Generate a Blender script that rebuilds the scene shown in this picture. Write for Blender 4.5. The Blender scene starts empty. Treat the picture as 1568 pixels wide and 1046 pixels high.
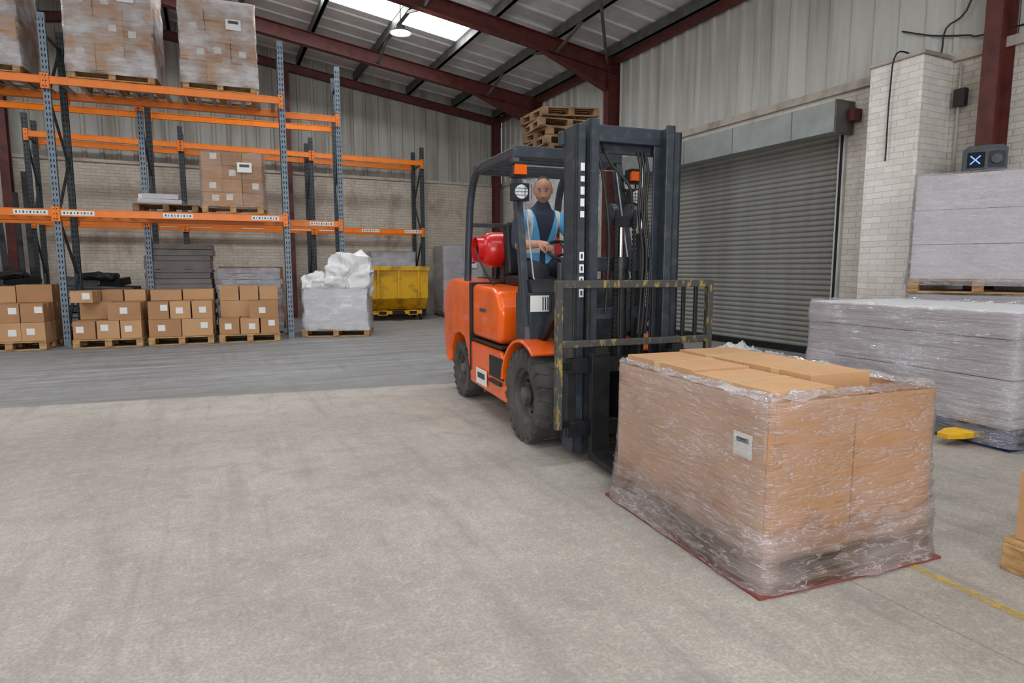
import bpy, math, random
from math import radians, sin, cos, pi
from mathutils import Vector, Matrix, Euler, noise
random.seed(7)
R=random.random
def U(a,b): return a+(b-a)*random.random()
def lin(c):
    o=[]
    for v in c[:3]:
        v=v/255.0
        o.append(v/12.92 if v<=.04045 else ((v+.055)/1.055)**2.4)
    return (o[0],o[1],o[2],1)
# ---------------------------------------------------------------- nodes
def N(nt,t,ins=None,**props):
    n=nt.nodes.new(t)
    for k,v in props.items(): setattr(n,k,v)
    for k,v in (ins or {}).items():
        s=n.inputs[k]
        if isinstance(v,bpy.types.NodeSocket): nt.links.new(v,s)
        else: s.default_value=v
    return n
def mth(nt,op,a,b=0.0,clamp=False):
    return N(nt,'ShaderNodeMath',{0:a,1:b},operation=op,use_clamp=clamp).outputs[0]
def ramp(nt,fac,lo,hi,c0=(0,0,0,1),c1=(1,1,1,1)):
    r=N(nt,'ShaderNodeValToRGB',{0:fac})
    r.color_ramp.elements[0].position=lo; r.color_ramp.elements[0].color=c0
    r.color_ramp.elements[1].position=hi; r.color_ramp.elements[1].color=c1
    return r.outputs[0]
def mix(nt,f,a,b,bt='MIX'):
    m=nt.nodes.new('ShaderNodeMix'); m.data_type='RGBA'; m.blend_type=bt
    for idx,v in ((0,f),(6,a),(7,b)):
        if isinstance(v,bpy.types.NodeSocket): nt.links.new(v,m.inputs[idx])
        else: m.inputs[idx].default_value=v
    return m.outputs[2]
def newmat(name):
    m=bpy.data.materials.new(name); m.use_nodes=True
    nt=m.node_tree; nt.nodes.clear()
    out=nt.nodes.new('ShaderNodeOutputMaterial')
    return m,nt,out
def objc(nt,sc=(1,1,1),rot=(0,0,0)):
    tc=nt.nodes.new('ShaderNodeTexCoord')
    return N(nt,'ShaderNodeMapping',{'Vector':tc.outputs['Object'],'Scale':sc,'Rotation':rot}).outputs[0]
def noi(nt,vec,scale,detail=3,rough=.55):
    return N(nt,'ShaderNodeTexNoise',{'Vector':vec,'Scale':scale,'Detail':detail,'Roughness':rough}).outputs[0]
def mk(name,c,rough=.6,metal=0,var=.10,scale=5,bump=0,bscale=40,stretch=(1,1,1),c2=None,spec=.5,coat=0,lo=.35,hi=.65,em=0):
    m,nt,out=newmat(name)
    v=objc(nt,stretch)
    a=lin(c)
    b=lin(c2) if c2 else tuple([x*(1-var*2) for x in a[:3]]+[1])
    f=ramp(nt,noi(nt,v,scale),lo,hi)
    col=mix(nt,f,b if not c2 else a,a if not c2 else b)
    p=N(nt,'ShaderNodeBsdfPrincipled',{'Base Color':col,'Roughness':rough,'Metallic':metal,'Specular IOR Level':spec,'Coat Weight':coat})
    if em:
        p.inputs['Emission Color'].default_value=a; p.inputs['Emission Strength'].default_value=em
    if bump:
        h=noi(nt,v,bscale,4)
        bp=N(nt,'ShaderNodeBump',{'Height':h,'Strength':bump,'Distance':.01})
        nt.links.new(bp.outputs[0],p.inputs['Normal'])
    nt.links.new(p.outputs[0],out.inputs[0])
    return m
# ---------------------------------------------------------------- materials
M={}
M['card']=mk('cardboard',(194,152,112),.75,var=.06,scale=3,bump=.05,spec=.2)
M['card2']=mk('cardboard_dark',(176,133,96),.75,var=.06,scale=3,bump=.05,spec=.2)
M['cardp']=mk('cardboard_pale',(200,166,142),.7,var=.05,scale=2,spec=.2)
M['cards']=mk('cardboard_side',(194,150,112),.7,var=.05,scale=2,spec=.2)
M['tape']=mk('packing_tape',(206,172,126),.3,var=.03)
M['label']=mk('paper_label',(226,226,224),.6,var=.03,scale=8)
M['print']=mk('label_print',(70,72,76),.6)
M['wood']=mk('pallet_wood',(198,160,112),.8,c2=(156,120,80),scale=4,stretch=(2,2,8),bump=.1,spec=.2)
M['wood2']=mk('pallet_wood_old',(150,120,90),.85,c2=(104,80,58),scale=4,bump=.1,spec=.2)
M['orange']=mk('rack_orange',(242,126,18),.4,var=.06,scale=8)
M['post']=mk('rack_steel_blue',(118,132,144),.45,metal=.3,var=.15,scale=10)
M['postd']=mk('rack_steel_dark',(66,72,76),.55,metal=.3,var=.15,scale=10)
M['hole']=mk('slot_dark',(25,26,28),.9)
M['galv']=mk('galvanised',(165,168,168),.4,metal=.5,var=.12,scale=12)
M['red']=mk('steel_oxide_red',(98,42,35),.6,c2=(72,30,27),scale=6)
M['redb']=mk('red_base_board',(128,66,56),.7,var=.1,scale=6)
M['purlin']=mk('purlin_steel',(98,97,93),.6,var=.2,scale=5)
M['fork']=mk('forklift_orange',(240,96,14),.28,c2=(206,82,18),scale=3.5,coat=.3,lo=.42,hi=.75)
M['char']=mk('forklift_charcoal',(50,57,66),.42,c2=(72,76,80),scale=14,metal=.1,lo=.5,hi=.75)
M['black']=mk('black_steel',(34,35,38),.45,var=.25,scale=9,metal=.2)
M['hose']=mk('rubber_hose',(30,30,31),.6,var=.1)
M['rub']=mk('tyre_rubber',(56,55,54),.85,c2=(82,78,73),scale=6,bump=.1)
M['rim']=mk('rim_grey',(96,92,88),.6,c2=(62,58,54),scale=9)
M['chrome']=mk('chrome_rod',(200,200,200),.15,metal=1)
M['yb']=mk('worn_yellow_black',(62,62,60),.6,c2=(150,126,58),scale=34,stretch=(1,1,.4),lo=.54,hi=.68)
M['lpg']=mk('lpg_red',(205,26,28),.3,var=.08,coat=.3)
M['amber']=mk('amber_lens',(228,98,20),.25,var=.05)
M['lens']=mk('lamp_lens',(215,220,222),.1,var=.1,scale=60)
M['yellow']=mk('skip_yellow',(226,172,20),.5,c2=(140,100,26),scale=3.2,lo=.52,hi=.75)
M['yel']=mk('truck_yellow',(232,180,30),.45)
M['bluep']=mk('blue_pallet',(44,66,104),.7)
M['steel']=mk('door_guide',(196,196,192),.5,metal=.2)
M['pvc']=mk('grey_sheet',(186,182,186),.5,var=.06,scale=3)
M['dstack']=mk('grey_brown_sheet',(128,121,118),.6,var=.12,scale=3)
M['pale']=mk('pale_grey_carton',(206,200,203),.5,var=.05,scale=2)
M['top']=mk('pale_top_sheet',(220,219,222),.5,var=.05,scale=3)
M['dsheet']=mk('dark_sheet',(58,60,64),.6,c2=(96,98,102),scale=4)
M['bag']=mk('white_bag',(228,228,228),.45,var=.06,scale=4,bump=.35,bscale=12)
M['cable']=mk('cable',(45,42,40),.6)
M['navy']=mk('navy_shirt',(38,46,66),.85)
M['trous']=mk('dark_trousers',(40,42,50),.9)
M['skin']=mk('skin',(214,156,130),.5,var=.06,scale=20)
M['lip']=mk('lips',(168,104,94),.5)
M['hair']=mk('grey_hair',(104,96,90),.85,var=.2,scale=60)
M['stub']=mk('stubble_skin',(182,140,120),.7,var=.12,scale=80)
M['eye']=mk('eye_dark',(30,26,24),.3)
M['eyew']=mk('eye_white',(214,208,202),.3)
M['bluelight']=mk('blue_led',(90,130,255),.3,var=0,em=2)
M['purple']=mk('purple_grey_wrap',(150,142,156),.4,c2=(210,208,212),scale=5,stretch=(1,1,7))
# hi-vis waistcoat cut out in the body's own coordinates
m,nt,out=newmat('blue_hivis_vest')
tc=nt.nodes.new('ShaderNodeTexCoord'); s=N(nt,'ShaderNodeSeparateXYZ',{0:tc.outputs['Object']})
ax_=mth(nt,'ABSOLUTE',s.outputs[0]); z_=s.outputs[2]
vw=mth(nt,'ADD',.028,mth(nt,'MULTIPLY',mth(nt,'MAXIMUM',mth(nt,'SUBTRACT',z_,1.52),0.0),.28))
front=mth(nt,'LESS_THAN',s.outputs[1],.95)
nav=mth(nt,'MAXIMUM',mth(nt,'MULTIPLY',mth(nt,'LESS_THAN',ax_,vw),front),mth(nt,'GREATER_THAN',z_,1.825))
nav=mth(nt,'MAXIMUM',nav,mth(nt,'GREATER_THAN',ax_,.205))
b1=mth(nt,'LESS_THAN',mth(nt,'ABSOLUTE',mth(nt,'SUBTRACT',z_,1.465)),.025)
b2=mth(nt,'MULTIPLY',mth(nt,'LESS_THAN',mth(nt,'ABSOLUTE',mth(nt,'SUBTRACT',ax_,.135)),.022),mth(nt,'GREATER_THAN',z_,1.49))
col=mix(nt,mth(nt,'MAXIMUM',b1,b2),mix(nt,noi(nt,tc.outputs['Object'],12,3),lin((66,150,206)),lin((104,184,232))),lin((206,212,214)))
col=mix(nt,nav,col,lin((38,46,66)))
p=N(nt,'ShaderNodeBsdfPrincipled',{'Base Color':col,'Roughness':.75})
bp=N(nt,'ShaderNodeBump',{'Height':noi(nt,tc.outputs['Object'],16,3),'Strength':.5,'Distance':.02}); nt.links.new(bp.outputs[0],p.inputs['Normal'])
nt.links.new(p.outputs[0],out.inputs[0]); M['vest']=m
def stack_mat(name,c,c2):
    m,nt,out=newmat(name)
    v=objc(nt,(.3,.3,75)); f=noi(nt,v,1.0,3,.7)
    g=noi(nt,objc(nt),1.5,3)
    col=mix(nt,ramp(nt,f,.36,.60),lin(c2),lin(c)); col=mix(nt,mth(nt,'MULTIPLY',g,.2),col,lin((212,208,212)))
    p=N(nt,'ShaderNodeBsdfPrincipled',{'Base Color':col,'Roughness':.6})
    bp=N(nt,'ShaderNodeBump',{'Height':f,'Strength':.4,'Distance':.008}); nt.links.new(bp.outputs[0],p.inputs['Normal'])
    nt.links.new(p.outputs[0],out.inputs[0]); return m
M['stack']=stack_mat('sheet_stack',(190,183,185),(154,146,149))
def film_mat(name,lo,hi,tint=(225,222,225),gr=.12,streak=.5,patch=.5,bumps=.8,wide=.012):
    m,nt,out=newmat(name)
    v=objc(nt,(1.2,1.2,9),(radians(7),radians(-8),0)); f=noi(nt,v,2.0,5,.6)
    v3=objc(nt,(1.0,1.0,5),(radians(-14),radians(12),0)); f3=noi(nt,v3,3.1,4,.55)
    g=noi(nt,objc(nt,(1,1,1.4)),1.7,3)
    def ridge(x,w): 
        d=mth(nt,'ABSOLUTE',mth(nt,'SUBTRACT',x,.5)); return N(nt,'ShaderNodeMapRange',{0:d,1:0.0,2:w,3:1.0,4:0.0}).outputs[0]
    rr=mth(nt,'MAXIMUM',ridge(f,wide),mth(nt,'MULTIPLY',ridge(f3,wide*.85),.8))
    pt=N(nt,'ShaderNodeMapRange',{0:g,1:.40,2:.68,3:lo,4:hi}).outputs[0]
    fine=mth(nt,'MULTIPLY',mth(nt,'SUBTRACT',f,.5),patch)
    a=mth(nt,'ADD',mth(nt,'ADD',pt,mth(nt,'MULTIPLY',rr,mth(nt,'MULTIPLY',g,streak))),fine,True)
    hgt=mth(nt,'ADD',mth(nt,'ADD',f,mth(nt,'MULTIPLY',f3,.8)),mth(nt,'MULTIPLY',rr,.05))
    bp=N(nt,'ShaderNodeBump',{'Height':hgt,'Strength':bumps,'Distance':.07})
    bp2=N(nt,'ShaderNodeBump',{'Height':hgt,'Strength':bumps*.6,'Distance':.03})
    df=N(nt,'ShaderNodeBsdfDiffuse',{'Color':lin(tint)}); nt.links.new(bp2.outputs[0],df.inputs['Normal'])
    tl=N(nt,'ShaderNodeBsdfTranslucent',{'Color':lin(tint)}); dm=N(nt,'ShaderNodeMixShader',{0:.2,1:df.outputs[0],2:tl.outputs[0]})
    t=N(nt,'ShaderNodeBsdfTransparent')
    gl=N(nt,'ShaderNodeBsdfGlossy',{'Color':(1,1,1,1),'Roughness':gr}); nt.links.new(bp.outputs[0],gl.inputs['Normal'])
    fr=N(nt,'ShaderNodeFresnel',{'IOR':1.5}); nt.links.new(bp.outputs[0],fr.inputs['Normal'])
    m1=N(nt,'ShaderNodeMixShader',{0:a,1:t.outputs[0],2:dm.outputs[0]})
    m2=N(nt,'ShaderNodeMixShader',{0:mth(nt,'MINIMUM',fr.outputs[0],.5),1:m1.outputs[0],2:gl.outputs[0]})
    nt.links.new(m2.outputs[0],out.inputs[0]); return m
M['film']=film_mat('stretch_film_clear',.02,.20,tint=(224,210,210),streak=1.0,patch=.45,bumps=.9)
M['films']=film_mat('stretch_film_bunched',.06,.34,tint=(216,198,196),streak=1.0,patch=.7,bumps=.9)
M['filmw']=film_mat('stretch_film_white',.12,.9,tint=(222,222,226),patch=.9)
M['filmg']=film_mat('stretch_film_grey',.08,.42,tint=(222,218,224),patch=.6,streak=1.0,bumps=.9)
m,nt,out=newmat('plexi')
t=N(nt,'ShaderNodeBsdfTransparent',{'Color':(.95,.97,.98,1)}); g=N(nt,'ShaderNodeBsdfGlossy',{'Roughness':.05})
fr=N(nt,'ShaderNodeFresnel',{'IOR':1.45}); mx=N(nt,'ShaderNodeMixShader',{0:fr.outputs[0],1:t.outputs[0],2:g.outputs[0]})
nt.links.new(mx.outputs[0],out.inputs[0]); M['plexi']=m
m,nt,out=newmat('skylight_glow'); e=N(nt,'ShaderNodeEmission',{'Color':(.93,.97,1,1),'Strength':2.6}); nt.links.new(e.outputs[0],out.inputs[0]); M['sky']=m
m,nt,out=newmat('led_glow'); e=N(nt,'ShaderNodeEmission',{'Color':(.9,.97,1,1),'Strength':8.0}); nt.links.new(e.outputs[0],out.inputs[0]); M['led']=m

def brick_mat(name,ax,c,dirt=(120,100,84),strength=.8,mort=.9,amt=.75):
    m,nt,out=newmat(name)
    tc=nt.nodes.new('ShaderNodeTexCoord'); s=N(nt,'ShaderNodeSeparateXYZ',{0:tc.outputs['Object']})
    h=mth(nt,'ADD',s.outputs[0],s.outputs[1]) if ax=='xy' else s.outputs[ax]
    wob=noi(nt,tc.outputs['Object'],9,2)
    cv=N(nt,'ShaderNodeCombineXYZ',{0:mth(nt,'ADD',h,mth(nt,'MULTIPLY',wob,.03)),1:mth(nt,'ADD',s.outputs[2],mth(nt,'MULTIPLY',wob,.02))})
    nz=noi(nt,tc.outputs['Object'],3,3)
    b=N(nt,'ShaderNodeTexBrick',{'Vector':cv.outputs[0],'Scale':1.0,'Brick Width':.225,'Row Height':.075,'Mortar Size':.005,'Mortar Smooth':.6,'Color1':lin(c),'Color2':lin([x*.94 for x in c]),'Mortar':lin([x*mort for x in c])})
    mp=N(nt,'ShaderNodeMapping',{'Vector':tc.outputs['Object'],'Scale':(1,1,.5)})
    d=noi(nt,mp.outputs[0],1.6,7,.7); d2=ramp(nt,d,.50,.70)
    col=mix(nt,mth(nt,'MULTIPLY',d2,amt),b.outputs[0],lin(dirt))
    low=N(nt,'ShaderNodeMapRange',{0:s.outputs[2],1:0.0,2:1.4,3:.6,4:0.0}).outputs[0]
    col=mix(nt,mth(nt,'MULTIPLY',low,nz),col,lin(dirt))
    p=N(nt,'ShaderNodeBsdfPrincipled',{'Base Color':col,'Roughness':.75,'Specular IOR Level':.25})
    hh=mth(nt,'ADD',mth(nt,'MULTIPLY',b.outputs[1],-1.0),mth(nt,'MULTIPLY',noi(nt,tc.outputs['Object'],25,4),.8))
    bp=N(nt,'ShaderNodeBump',{'Height':hh,'Strength':strength,'Distance':.012}); nt.links.new(bp.outputs[0],p.inputs['Normal'])
    nt.links.new(p.outputs[0],out.inputs[0]); return m
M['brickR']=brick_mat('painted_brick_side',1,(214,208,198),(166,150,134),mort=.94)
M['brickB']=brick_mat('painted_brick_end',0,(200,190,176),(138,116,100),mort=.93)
M['brickP']=brick_mat('painted_brick_pier','xy',(236,231,224),(196,182,168),strength=.7,amt=.5,mort=.95)
def clad_mat(name,c,c2,f0=1.6,lo=.42,hi=.72):
    m,nt,out=newmat(name)
    v=objc(nt,(2.2,2.2,.18)); f=noi(nt,v,f0,5,.6)
    col=mix(nt,ramp(nt,f,lo,hi),lin(c),lin(c2))
    p=N(nt,'ShaderNodeBsdfPrincipled',{'Base Color':col,'Roughness':.55,'Specular IOR Level':.3}); nt.links.new(p.outputs[0],out.inputs[0]); return m
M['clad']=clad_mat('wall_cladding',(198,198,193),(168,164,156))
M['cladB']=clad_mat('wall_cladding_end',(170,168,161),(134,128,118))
M['roof']=clad_mat('roof_liner',(208,209,210),(190,190,190))
M['conc']=mk('concrete_coping',(186,177,166),.8,c2=(132,116,102),scale=3,bump=.2,lo=.45,hi=.8)
M['shut']=clad_mat('shutter_steel',(148,148,143),(128,126,120),.8)
M['shutbox']=mk('shutter_box',(156,162,160),.5,metal=.2,var=.1,scale=3)
def floor_mat():
    m,nt,out=newmat('concrete_floor')
    tc=nt.nodes.new('ShaderNodeTexCoord'); o=tc.outputs['Object']
    s=N(nt,'ShaderNodeSeparateXYZ',{0:o})
    big=noi(nt,o,.6,6,.62); med=noi(nt,o,4,6,.68); fine=noi(nt,o,70,4,.75); sml=noi(nt,o,18,5,.7)
    c=mix(nt,ramp(nt,big,.38,.64),lin((155,147,138)),lin((178,171,162)))
    c=mix(nt,mth(nt,'MULTIPLY',ramp(nt,med,.46,.68),.5),c,lin((141,134,126)))
    c=mix(nt,mth(nt,'MULTIPLY',ramp(nt,sml,.50,.66),.35),c,lin((199,193,184)))
    g=mix(nt,ramp(nt,med,.35,.7),lin((140,141,142)),lin((164,165,166)))
    st=noi(nt,N(nt,'ShaderNodeMapping',{'Vector':o,'Scale':(.3,4.5,1),'Rotation':(0,0,radians(6))}).outputs[0],1.6,6,.65)
    g=mix(nt,mth(nt,'MULTIPLY',ramp(nt,st,.44,.62),.8),g,lin((110,110,110)))
    e=mth(nt,'ADD',mth(nt,'ADD',s.outputs[1],mth(nt,'MULTIPLY',s.outputs[0],.156)),mth(nt,'ADD',11.84,mth(nt,'MULTIPLY',mth(nt,'SUBTRACT',med,.5),.12)))
    msk=N(nt,'ShaderNodeMapRange',{0:e,1:-.02,2:.06,3:0.,4:1.}).outputs[0]
    edge=N(nt,'ShaderNodeMapRange',{0:e,1:0.0,2:1.2,3:.65,4:0.0}).outputs[0]
    g=mix(nt,edge,g,lin((114,113,113)))
    fx=N(nt,'ShaderNodeMapRange',{0:s.outputs[0],1:-5.2,2:-3.2,3:1.,4:.45}).outputs[0]
    c=mix(nt,mth(nt,'MULTIPLY',msk,fx),c,g)
    st2=noi(nt,N(nt,'ShaderNodeMapping',{'Vector':o,'Scale':(3.2,.35,1),'Rotation':(0,0,radians(14))}).outputs[0],1.5,6,.65)
    c=mix(nt,mth(nt,'MULTIPLY',ramp(nt,st2,.52,.68),.38),c,lin((122,117,112)))
    st3=noi(nt,N(nt,'ShaderNodeMapping',{'Vector':o,'Scale':(7,.5,1),'Rotation':(0,0,radians(-28))}).outputs[0],1.1,5,.6)
    c=mix(nt,mth(nt,'MULTIPLY',ramp(nt,st3,.60,.70),.28),c,lin((108,104,100)))
    sp=ramp(nt,fine,.42,.60)
    c=mix(nt,mth(nt,'MULTIPLY',mth(nt,'SUBTRACT',1.0,sp),.42),c,lin((116,110,103)))
    j=mth(nt,'LESS_THAN',mth(nt,'ABSOLUTE',mth(nt,'ADD',s.outputs[0],5.78)),.005)
    c=mix(nt,mth(nt,'MULTIPLY',j,.4),c,lin((96,90,84)))
    r=N(nt,'ShaderNodeMapRange',{0:med,1:.3,2:.7,3:.5,4:.75}).outputs[0]
    p=N(nt,'ShaderNodeBsdfPrincipled',{'Base Color':c,'Roughness':r,'Specular IOR Level':.3})
    hh=mth(nt,'ADD',fine,sml)
    bp=N(nt,'ShaderNodeBump',{'Height':hh,'Strength':.3,'Distance':.004}); nt.links.new(bp.outputs[0],p.inputs['Normal'])
    nt.links.new(p.outputs[0],out.inputs[0]); return m
M['floor']=floor_mat()
m,nt,out=newmat('worn_yellow_paint')
v=objc(nt); f=ramp(nt,noi(nt,v,14,5,.7),.46,.56)
p=N(nt,'ShaderNodeBsdfPrincipled',{'Base Color':lin((196,168,88)),'Roughness':.7}); tt=N(nt,'ShaderNodeBsdfTransparent')
mx=N(nt,'ShaderNodeMixShader',{0:mth(nt,'ADD',mth(nt,'MULTIPLY',f,.5),.15),1:tt.outputs[0],2:p.outputs[0]}); nt.links.new(mx.outputs[0],out.inputs[0]); M['paint']=m

# ---------------------------------------------------------------- mesh builder
def smooth(pts,k=6):
    P=[Vector(p) for p in pts]; P=[P[0]*2-P[1]]+P+[P[-1]*2-P[-2]]; o=[]
    for i in range(1,len(P)-2):
        for j in range(k):
            t=j/k; a,b,c,d=P[i-1],P[i],P[i+1],P[i+2]
            o.append(.5*((2*b)+(c-a)*t+(2*a-5*b+4*c-d)*t*t+(3*b-a-3*c+d)*t**3))
    o.append(P[-2]); return o
class MB:
    def __init__(s): s.v=[];s.f=[];s.m=[];s.mats=[];s.M=Matrix()
    def mi(s,k):
        if k not in s.mats: s.mats.append(k)
        return s.mats.index(k)
    def add(s,vs,fs,k,T=None):
        o=len(s.v); X=s.M@T if T is not None else s.M
        s.v+= [X@Vector(p) for p in vs]; i=s.mi(k)
        for f in fs: s.f.append([a+o for a in f]); s.m.append(i)
    def box(s,c,d,k,rot=None):
        x,y,z=d[0]/2,d[1]/2,d[2]/2
        vs=[(-x,-y,-z),(x,-y,-z),(x,y,-z),(-x,y,-z),(-x,-y,z),(x,-y,z),(x,y,z),(-x,y,z)]
        fs=[(0,3,2,1),(4,5,6,7),(0,1,5,4),(1,2,6,5),(2,3,7,6),(3,0,4,7)]
        T=Matrix.Translation(c)
        if rot: T=T@Euler(rot).to_matrix().to_4x4()
        s.add(vs,fs,k,T)
    def bb(s,x0,x1,y0,y1,z0,z1,k): s.box(((x0+x1)/2,(y0+y1)/2,(z0+z1)/2),(x1-x0,y1-y0,z1-z0),k)
    def bar(s,p0,p1,w,h,k,up=(0,0,1)):
        p0=Vector(p0);p1=Vector(p1);d=p1-p0;L=d.length;d.normalize()
        u=Vector(up)
        if abs(d.dot(u))>.98: u=Vector((0,1,0))
        x=d.cross(u).normalized(); u=x.cross(d).normalized()
        T=Matrix((( x.x,d.x,u.x,0),(x.y,d.y,u.y,0),(x.z,d.z,u.z,0),(0,0,0,1)))
        T=Matrix.Translation((p0+p1)/2)@T
        a,b,c=w/2,L/2,h/2
        vs=[(-a,-b,-c),(a,-b,-c),(a,b,-c),(-a,b,-c),(-a,-b,c),(a,-b,c),(a,b,c),(-a,b,c)]
        s.add(vs,[(0,3,2,1),(4,5,6,7),(0,1,5,4),(1,2,6,5),(2,3,7,6),(3,0,4,7)],k,T)
    def ibeam(s,p0,p1,w,h,k,up=(0,0,1),t=.015):
        p0=Vector(p0);p1=Vector(p1);d=(p1-p0).normalized();u=Vector(up)
        x=d.cross(u).normalized(); u=x.cross(d).normalized()
        for sg in (-1,1): s.bar(p0+u*sg*(h/2-t/2),p1+u*sg*(h/2-t/2),w,t,k,up)
        s.bar(p0,p1,t,h-2*t,k,up)
    def tube(s,pts,r,k,n=10,cap=True):
        pts=[Vector(p) for p in pts]; rs=r if isinstance(r,(list,tuple)) else [r]*len(pts)
        vs=[];fs=[];px=None
        for i,p in enumerate(pts):
            a=pts[max(i-1,0)];b=pts[min(i+1,len(pts)-1)];d=(b-a).normalized()
            if px is None:
                u=Vector((0,0,1)) if abs(d.z)<.9 else Vector((0,1,0))
                px=d.cross(u).normalized()
            else:
                px=(px-d*px.dot(d)).normalized()
            py=d.cross(px)
            for j in range(n):
                t=2*pi*j/n; vs.append(p+(px*cos(t)+py*sin(t))*rs[i])
        for i in range(len(pts)-1):
            for j in range(n):
                a=i*n+j;b=i*n+(j+1)%n; fs.append((a,b,b+n,a+n))
        if cap: fs.append(tuple(range(n-1,-1,-1))); fs.append(tuple((len(pts)-1)*n+j for j in range(n)))
        s.add(vs,fs,k)
    def cyl(s,p0,p1,r,k,n=20,r2=None): s.tube([p0,p1],[r,r if r2 is None else r2],k,n)
    def lathe(s,prof,T,k,n=32):
        vs=[];fs=[]
        for (r,h) in prof:
            for j in range(n):
                t=2*pi*j/n; vs.append((r*cos(t),r*sin(t),h))
        for i in range(len(prof)-1):
            for j in range(n):
                a=i*n+j;b=i*n+(j+1)%n; fs.append((a,b,b+n,a+n))
        s.add(vs,fs,k,T)
    def prism(s,poly,x0,x1,k,axis='x'):
        n=len(poly)
        if axis=='x': vs=[(x0,a,b) for a,b in poly]+[(x1,a,b) for a,b in poly]
        elif axis=='y': vs=[(a,x0,b) for a,b in poly]+[(a,x1,b) for a,b in poly]
        else: vs=[(a,b,x0) for a,b in poly]+[(a,b,x1) for a,b in poly]
        fs=[tuple(range(n)),tuple(range(2*n-1,n-1,-1))]+[(i,i+n,(i+1)%n+n,(i+1)%n) for i in range(n)]
        s.add(vs,fs,k)
    def ell(s,c,r,k,n=16,rot=None):
        vs=[];fs=[];m_=n//2
        for i in range(m_+1):
            ph=pi*i/m_
            for j in range(n):
                t=2*pi*j/n; vs.append((r[0]*sin(ph)*cos(t),r[1]*sin(ph)*sin(t),r[2]*cos(ph)))
        for i in range(m_):
            for j in range(n):
                a=i*n+j;b=i*n+(j+1)%n; fs.append((a,a+n,b+n,b))
        T=Matrix.Translation(c)
        if rot: T=T@Euler(rot).to_matrix().to_4x4()
        s.add(vs,fs,k,T)
    def blob(s,c,d,k,amp=.03,fr=4,seed=0,e=.55,n=14):
        vs=[];fs=[]
        for ax in range(3):
            for sg in (-1,1):
                o=len(vs)
                for i in range(n+1):
                    for j in range(n+1):
                        p=[0,0,0];p[ax]=sg;p[(ax+1)%3]=-1+2*i/n;p[(ax+2)%3]=-1+2*j/n
                        q=Vector(p); sph=q.normalized(); q=q.lerp(sph*1.15,e)
                        q=Vector((q.x*d[0]/2,q.y*d[1]/2,q.z*d[2]/2))
                        nn=noise.noise_vector(q*fr+Vector((seed,seed*2.3,0)))
                        n2=noise.noise(q*fr*3+Vector((seed,0,9)))
                        q=q+nn*amp+q.normalized()*n2*amp*.5
                        vs.append(q)
                for i in range(n):
                    for j in range(n):
                        a=o+i*(n+1)+j; f=(a,a+1,a+n+2,a+n+1)
                        fs.append(f if sg<0 else f[::-1])
        s.add(vs,fs,k,Matrix.Translation(c))
    def build(s,name,T=None,parent=None,bevel=0,seg=2,angle=35,merge=False):
        me=bpy.data.meshes.new(name); me.from_pydata([tuple(p) for p in s.v],[],s.f)
        for k in s.mats: me.materials.append(M[k])
        me.polygons.foreach_set('material_index',s.m)
        me.validate()
        import bmesh
        b=bmesh.new(); b.from_mesh(me)
        if merge: bmesh.ops.remove_doubles(b,verts=b.verts,dist=1e-4)
        bmesh.ops.recalc_face_normals(b,faces=b.faces)
        b.to_mesh(me); b.free()
        me.polygons.foreach_set('use_smooth',[True]*len(me.polygons))
        me.set_sharp_from_angle(angle=radians(angle))
        o=bpy.data.objects.new(name,me); bpy.context.scene.collection.objects.link(o)
        if T is not None: o.matrix_world=T
        if parent: o.parent=parent
        if bevel:
            bm=o.modifiers.new('bev','BEVEL'); bm.width=bevel; bm.segments=seg; bm.limit_method='ANGLE'; bm.angle_limit=radians(40); bm.harden_normals=True
        return o
def empty(name,T):
    e=bpy.data.objects.new(name,None); e.empty_display_size=.2; bpy.context.scene.collection.objects.link(e); e.matrix_world=T; return e
def FR(x,y,deg,z=0): return Matrix.Translation((x,y,z))@Matrix.Rotation(radians(deg),4,'Z')

# ================================================================ BUILDING
BA=25.9; BF=FR(-.33,19.3,BA)
XL=-19.0; YN=-24.0; EAVE=5.95; SL=.135; XR=-10.0
def rz(x): return EAVE+SL*(-x) if x>XR else EAVE+SL*(-XR)-SL*(XR-x)
BT=3.78
mb=MB(); mb.bb(XL-.3,.3,YN-.3,.3,-.2,0,'floor'); mb.build('floor',BF)
def clad(mb,p0,p1,z0,zt,inw,k,pitch=.34,dep=.035):
    p0=Vector(p0);p1=Vector(p1);L=(p1-p0).length;d=(p1-p0)/L;iw=Vector(inw)
    prof=[];u=0
    while u<L:
        for du,o in ((0,0),(.22,0),(.245,dep),(.30,dep),(.325,0)):
            if u+du<=L: prof.append((u+du,o))
        u+=pitch
    prof.append((L,0))
    vs=[];fs=[]
    for u,o in prof:
        q=p0+d*u+iw*o
        vs.append((q.x,q.y,z0)); vs.append((q.x,q.y,zt(q.x)))
    for i in range(len(prof)-1): fs.append((2*i,2*i+2,2*i+3,2*i+1))
    mb.add(vs,fs,k)
SY0,SY1=-11.46,-6.75; SZ=3.16
mb=MB()
mb.bb(0,.3,SY1,.3,0,BT,'brickR'); mb.bb(0,.3,SY0,SY1,SZ,BT,'brickR'); mb.bb(0,.3,YN,SY0,0,BT,'brickR')
clad(mb,(.02,0),(.02,YN),BT,lambda x:rz(0)+.05,(-1,0),'clad')
mb.bb(-.05,.3,YN,0,BT-.04,BT+.07,'conc')
mb.build('wall_right',BF)
mb=MB()
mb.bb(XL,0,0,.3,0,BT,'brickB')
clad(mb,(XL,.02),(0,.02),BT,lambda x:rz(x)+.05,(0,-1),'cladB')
mb.bb(XL,0,-.04,.3,BT-.03,BT+.04,'conc')
mb.build('wall_back',BF)
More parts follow.
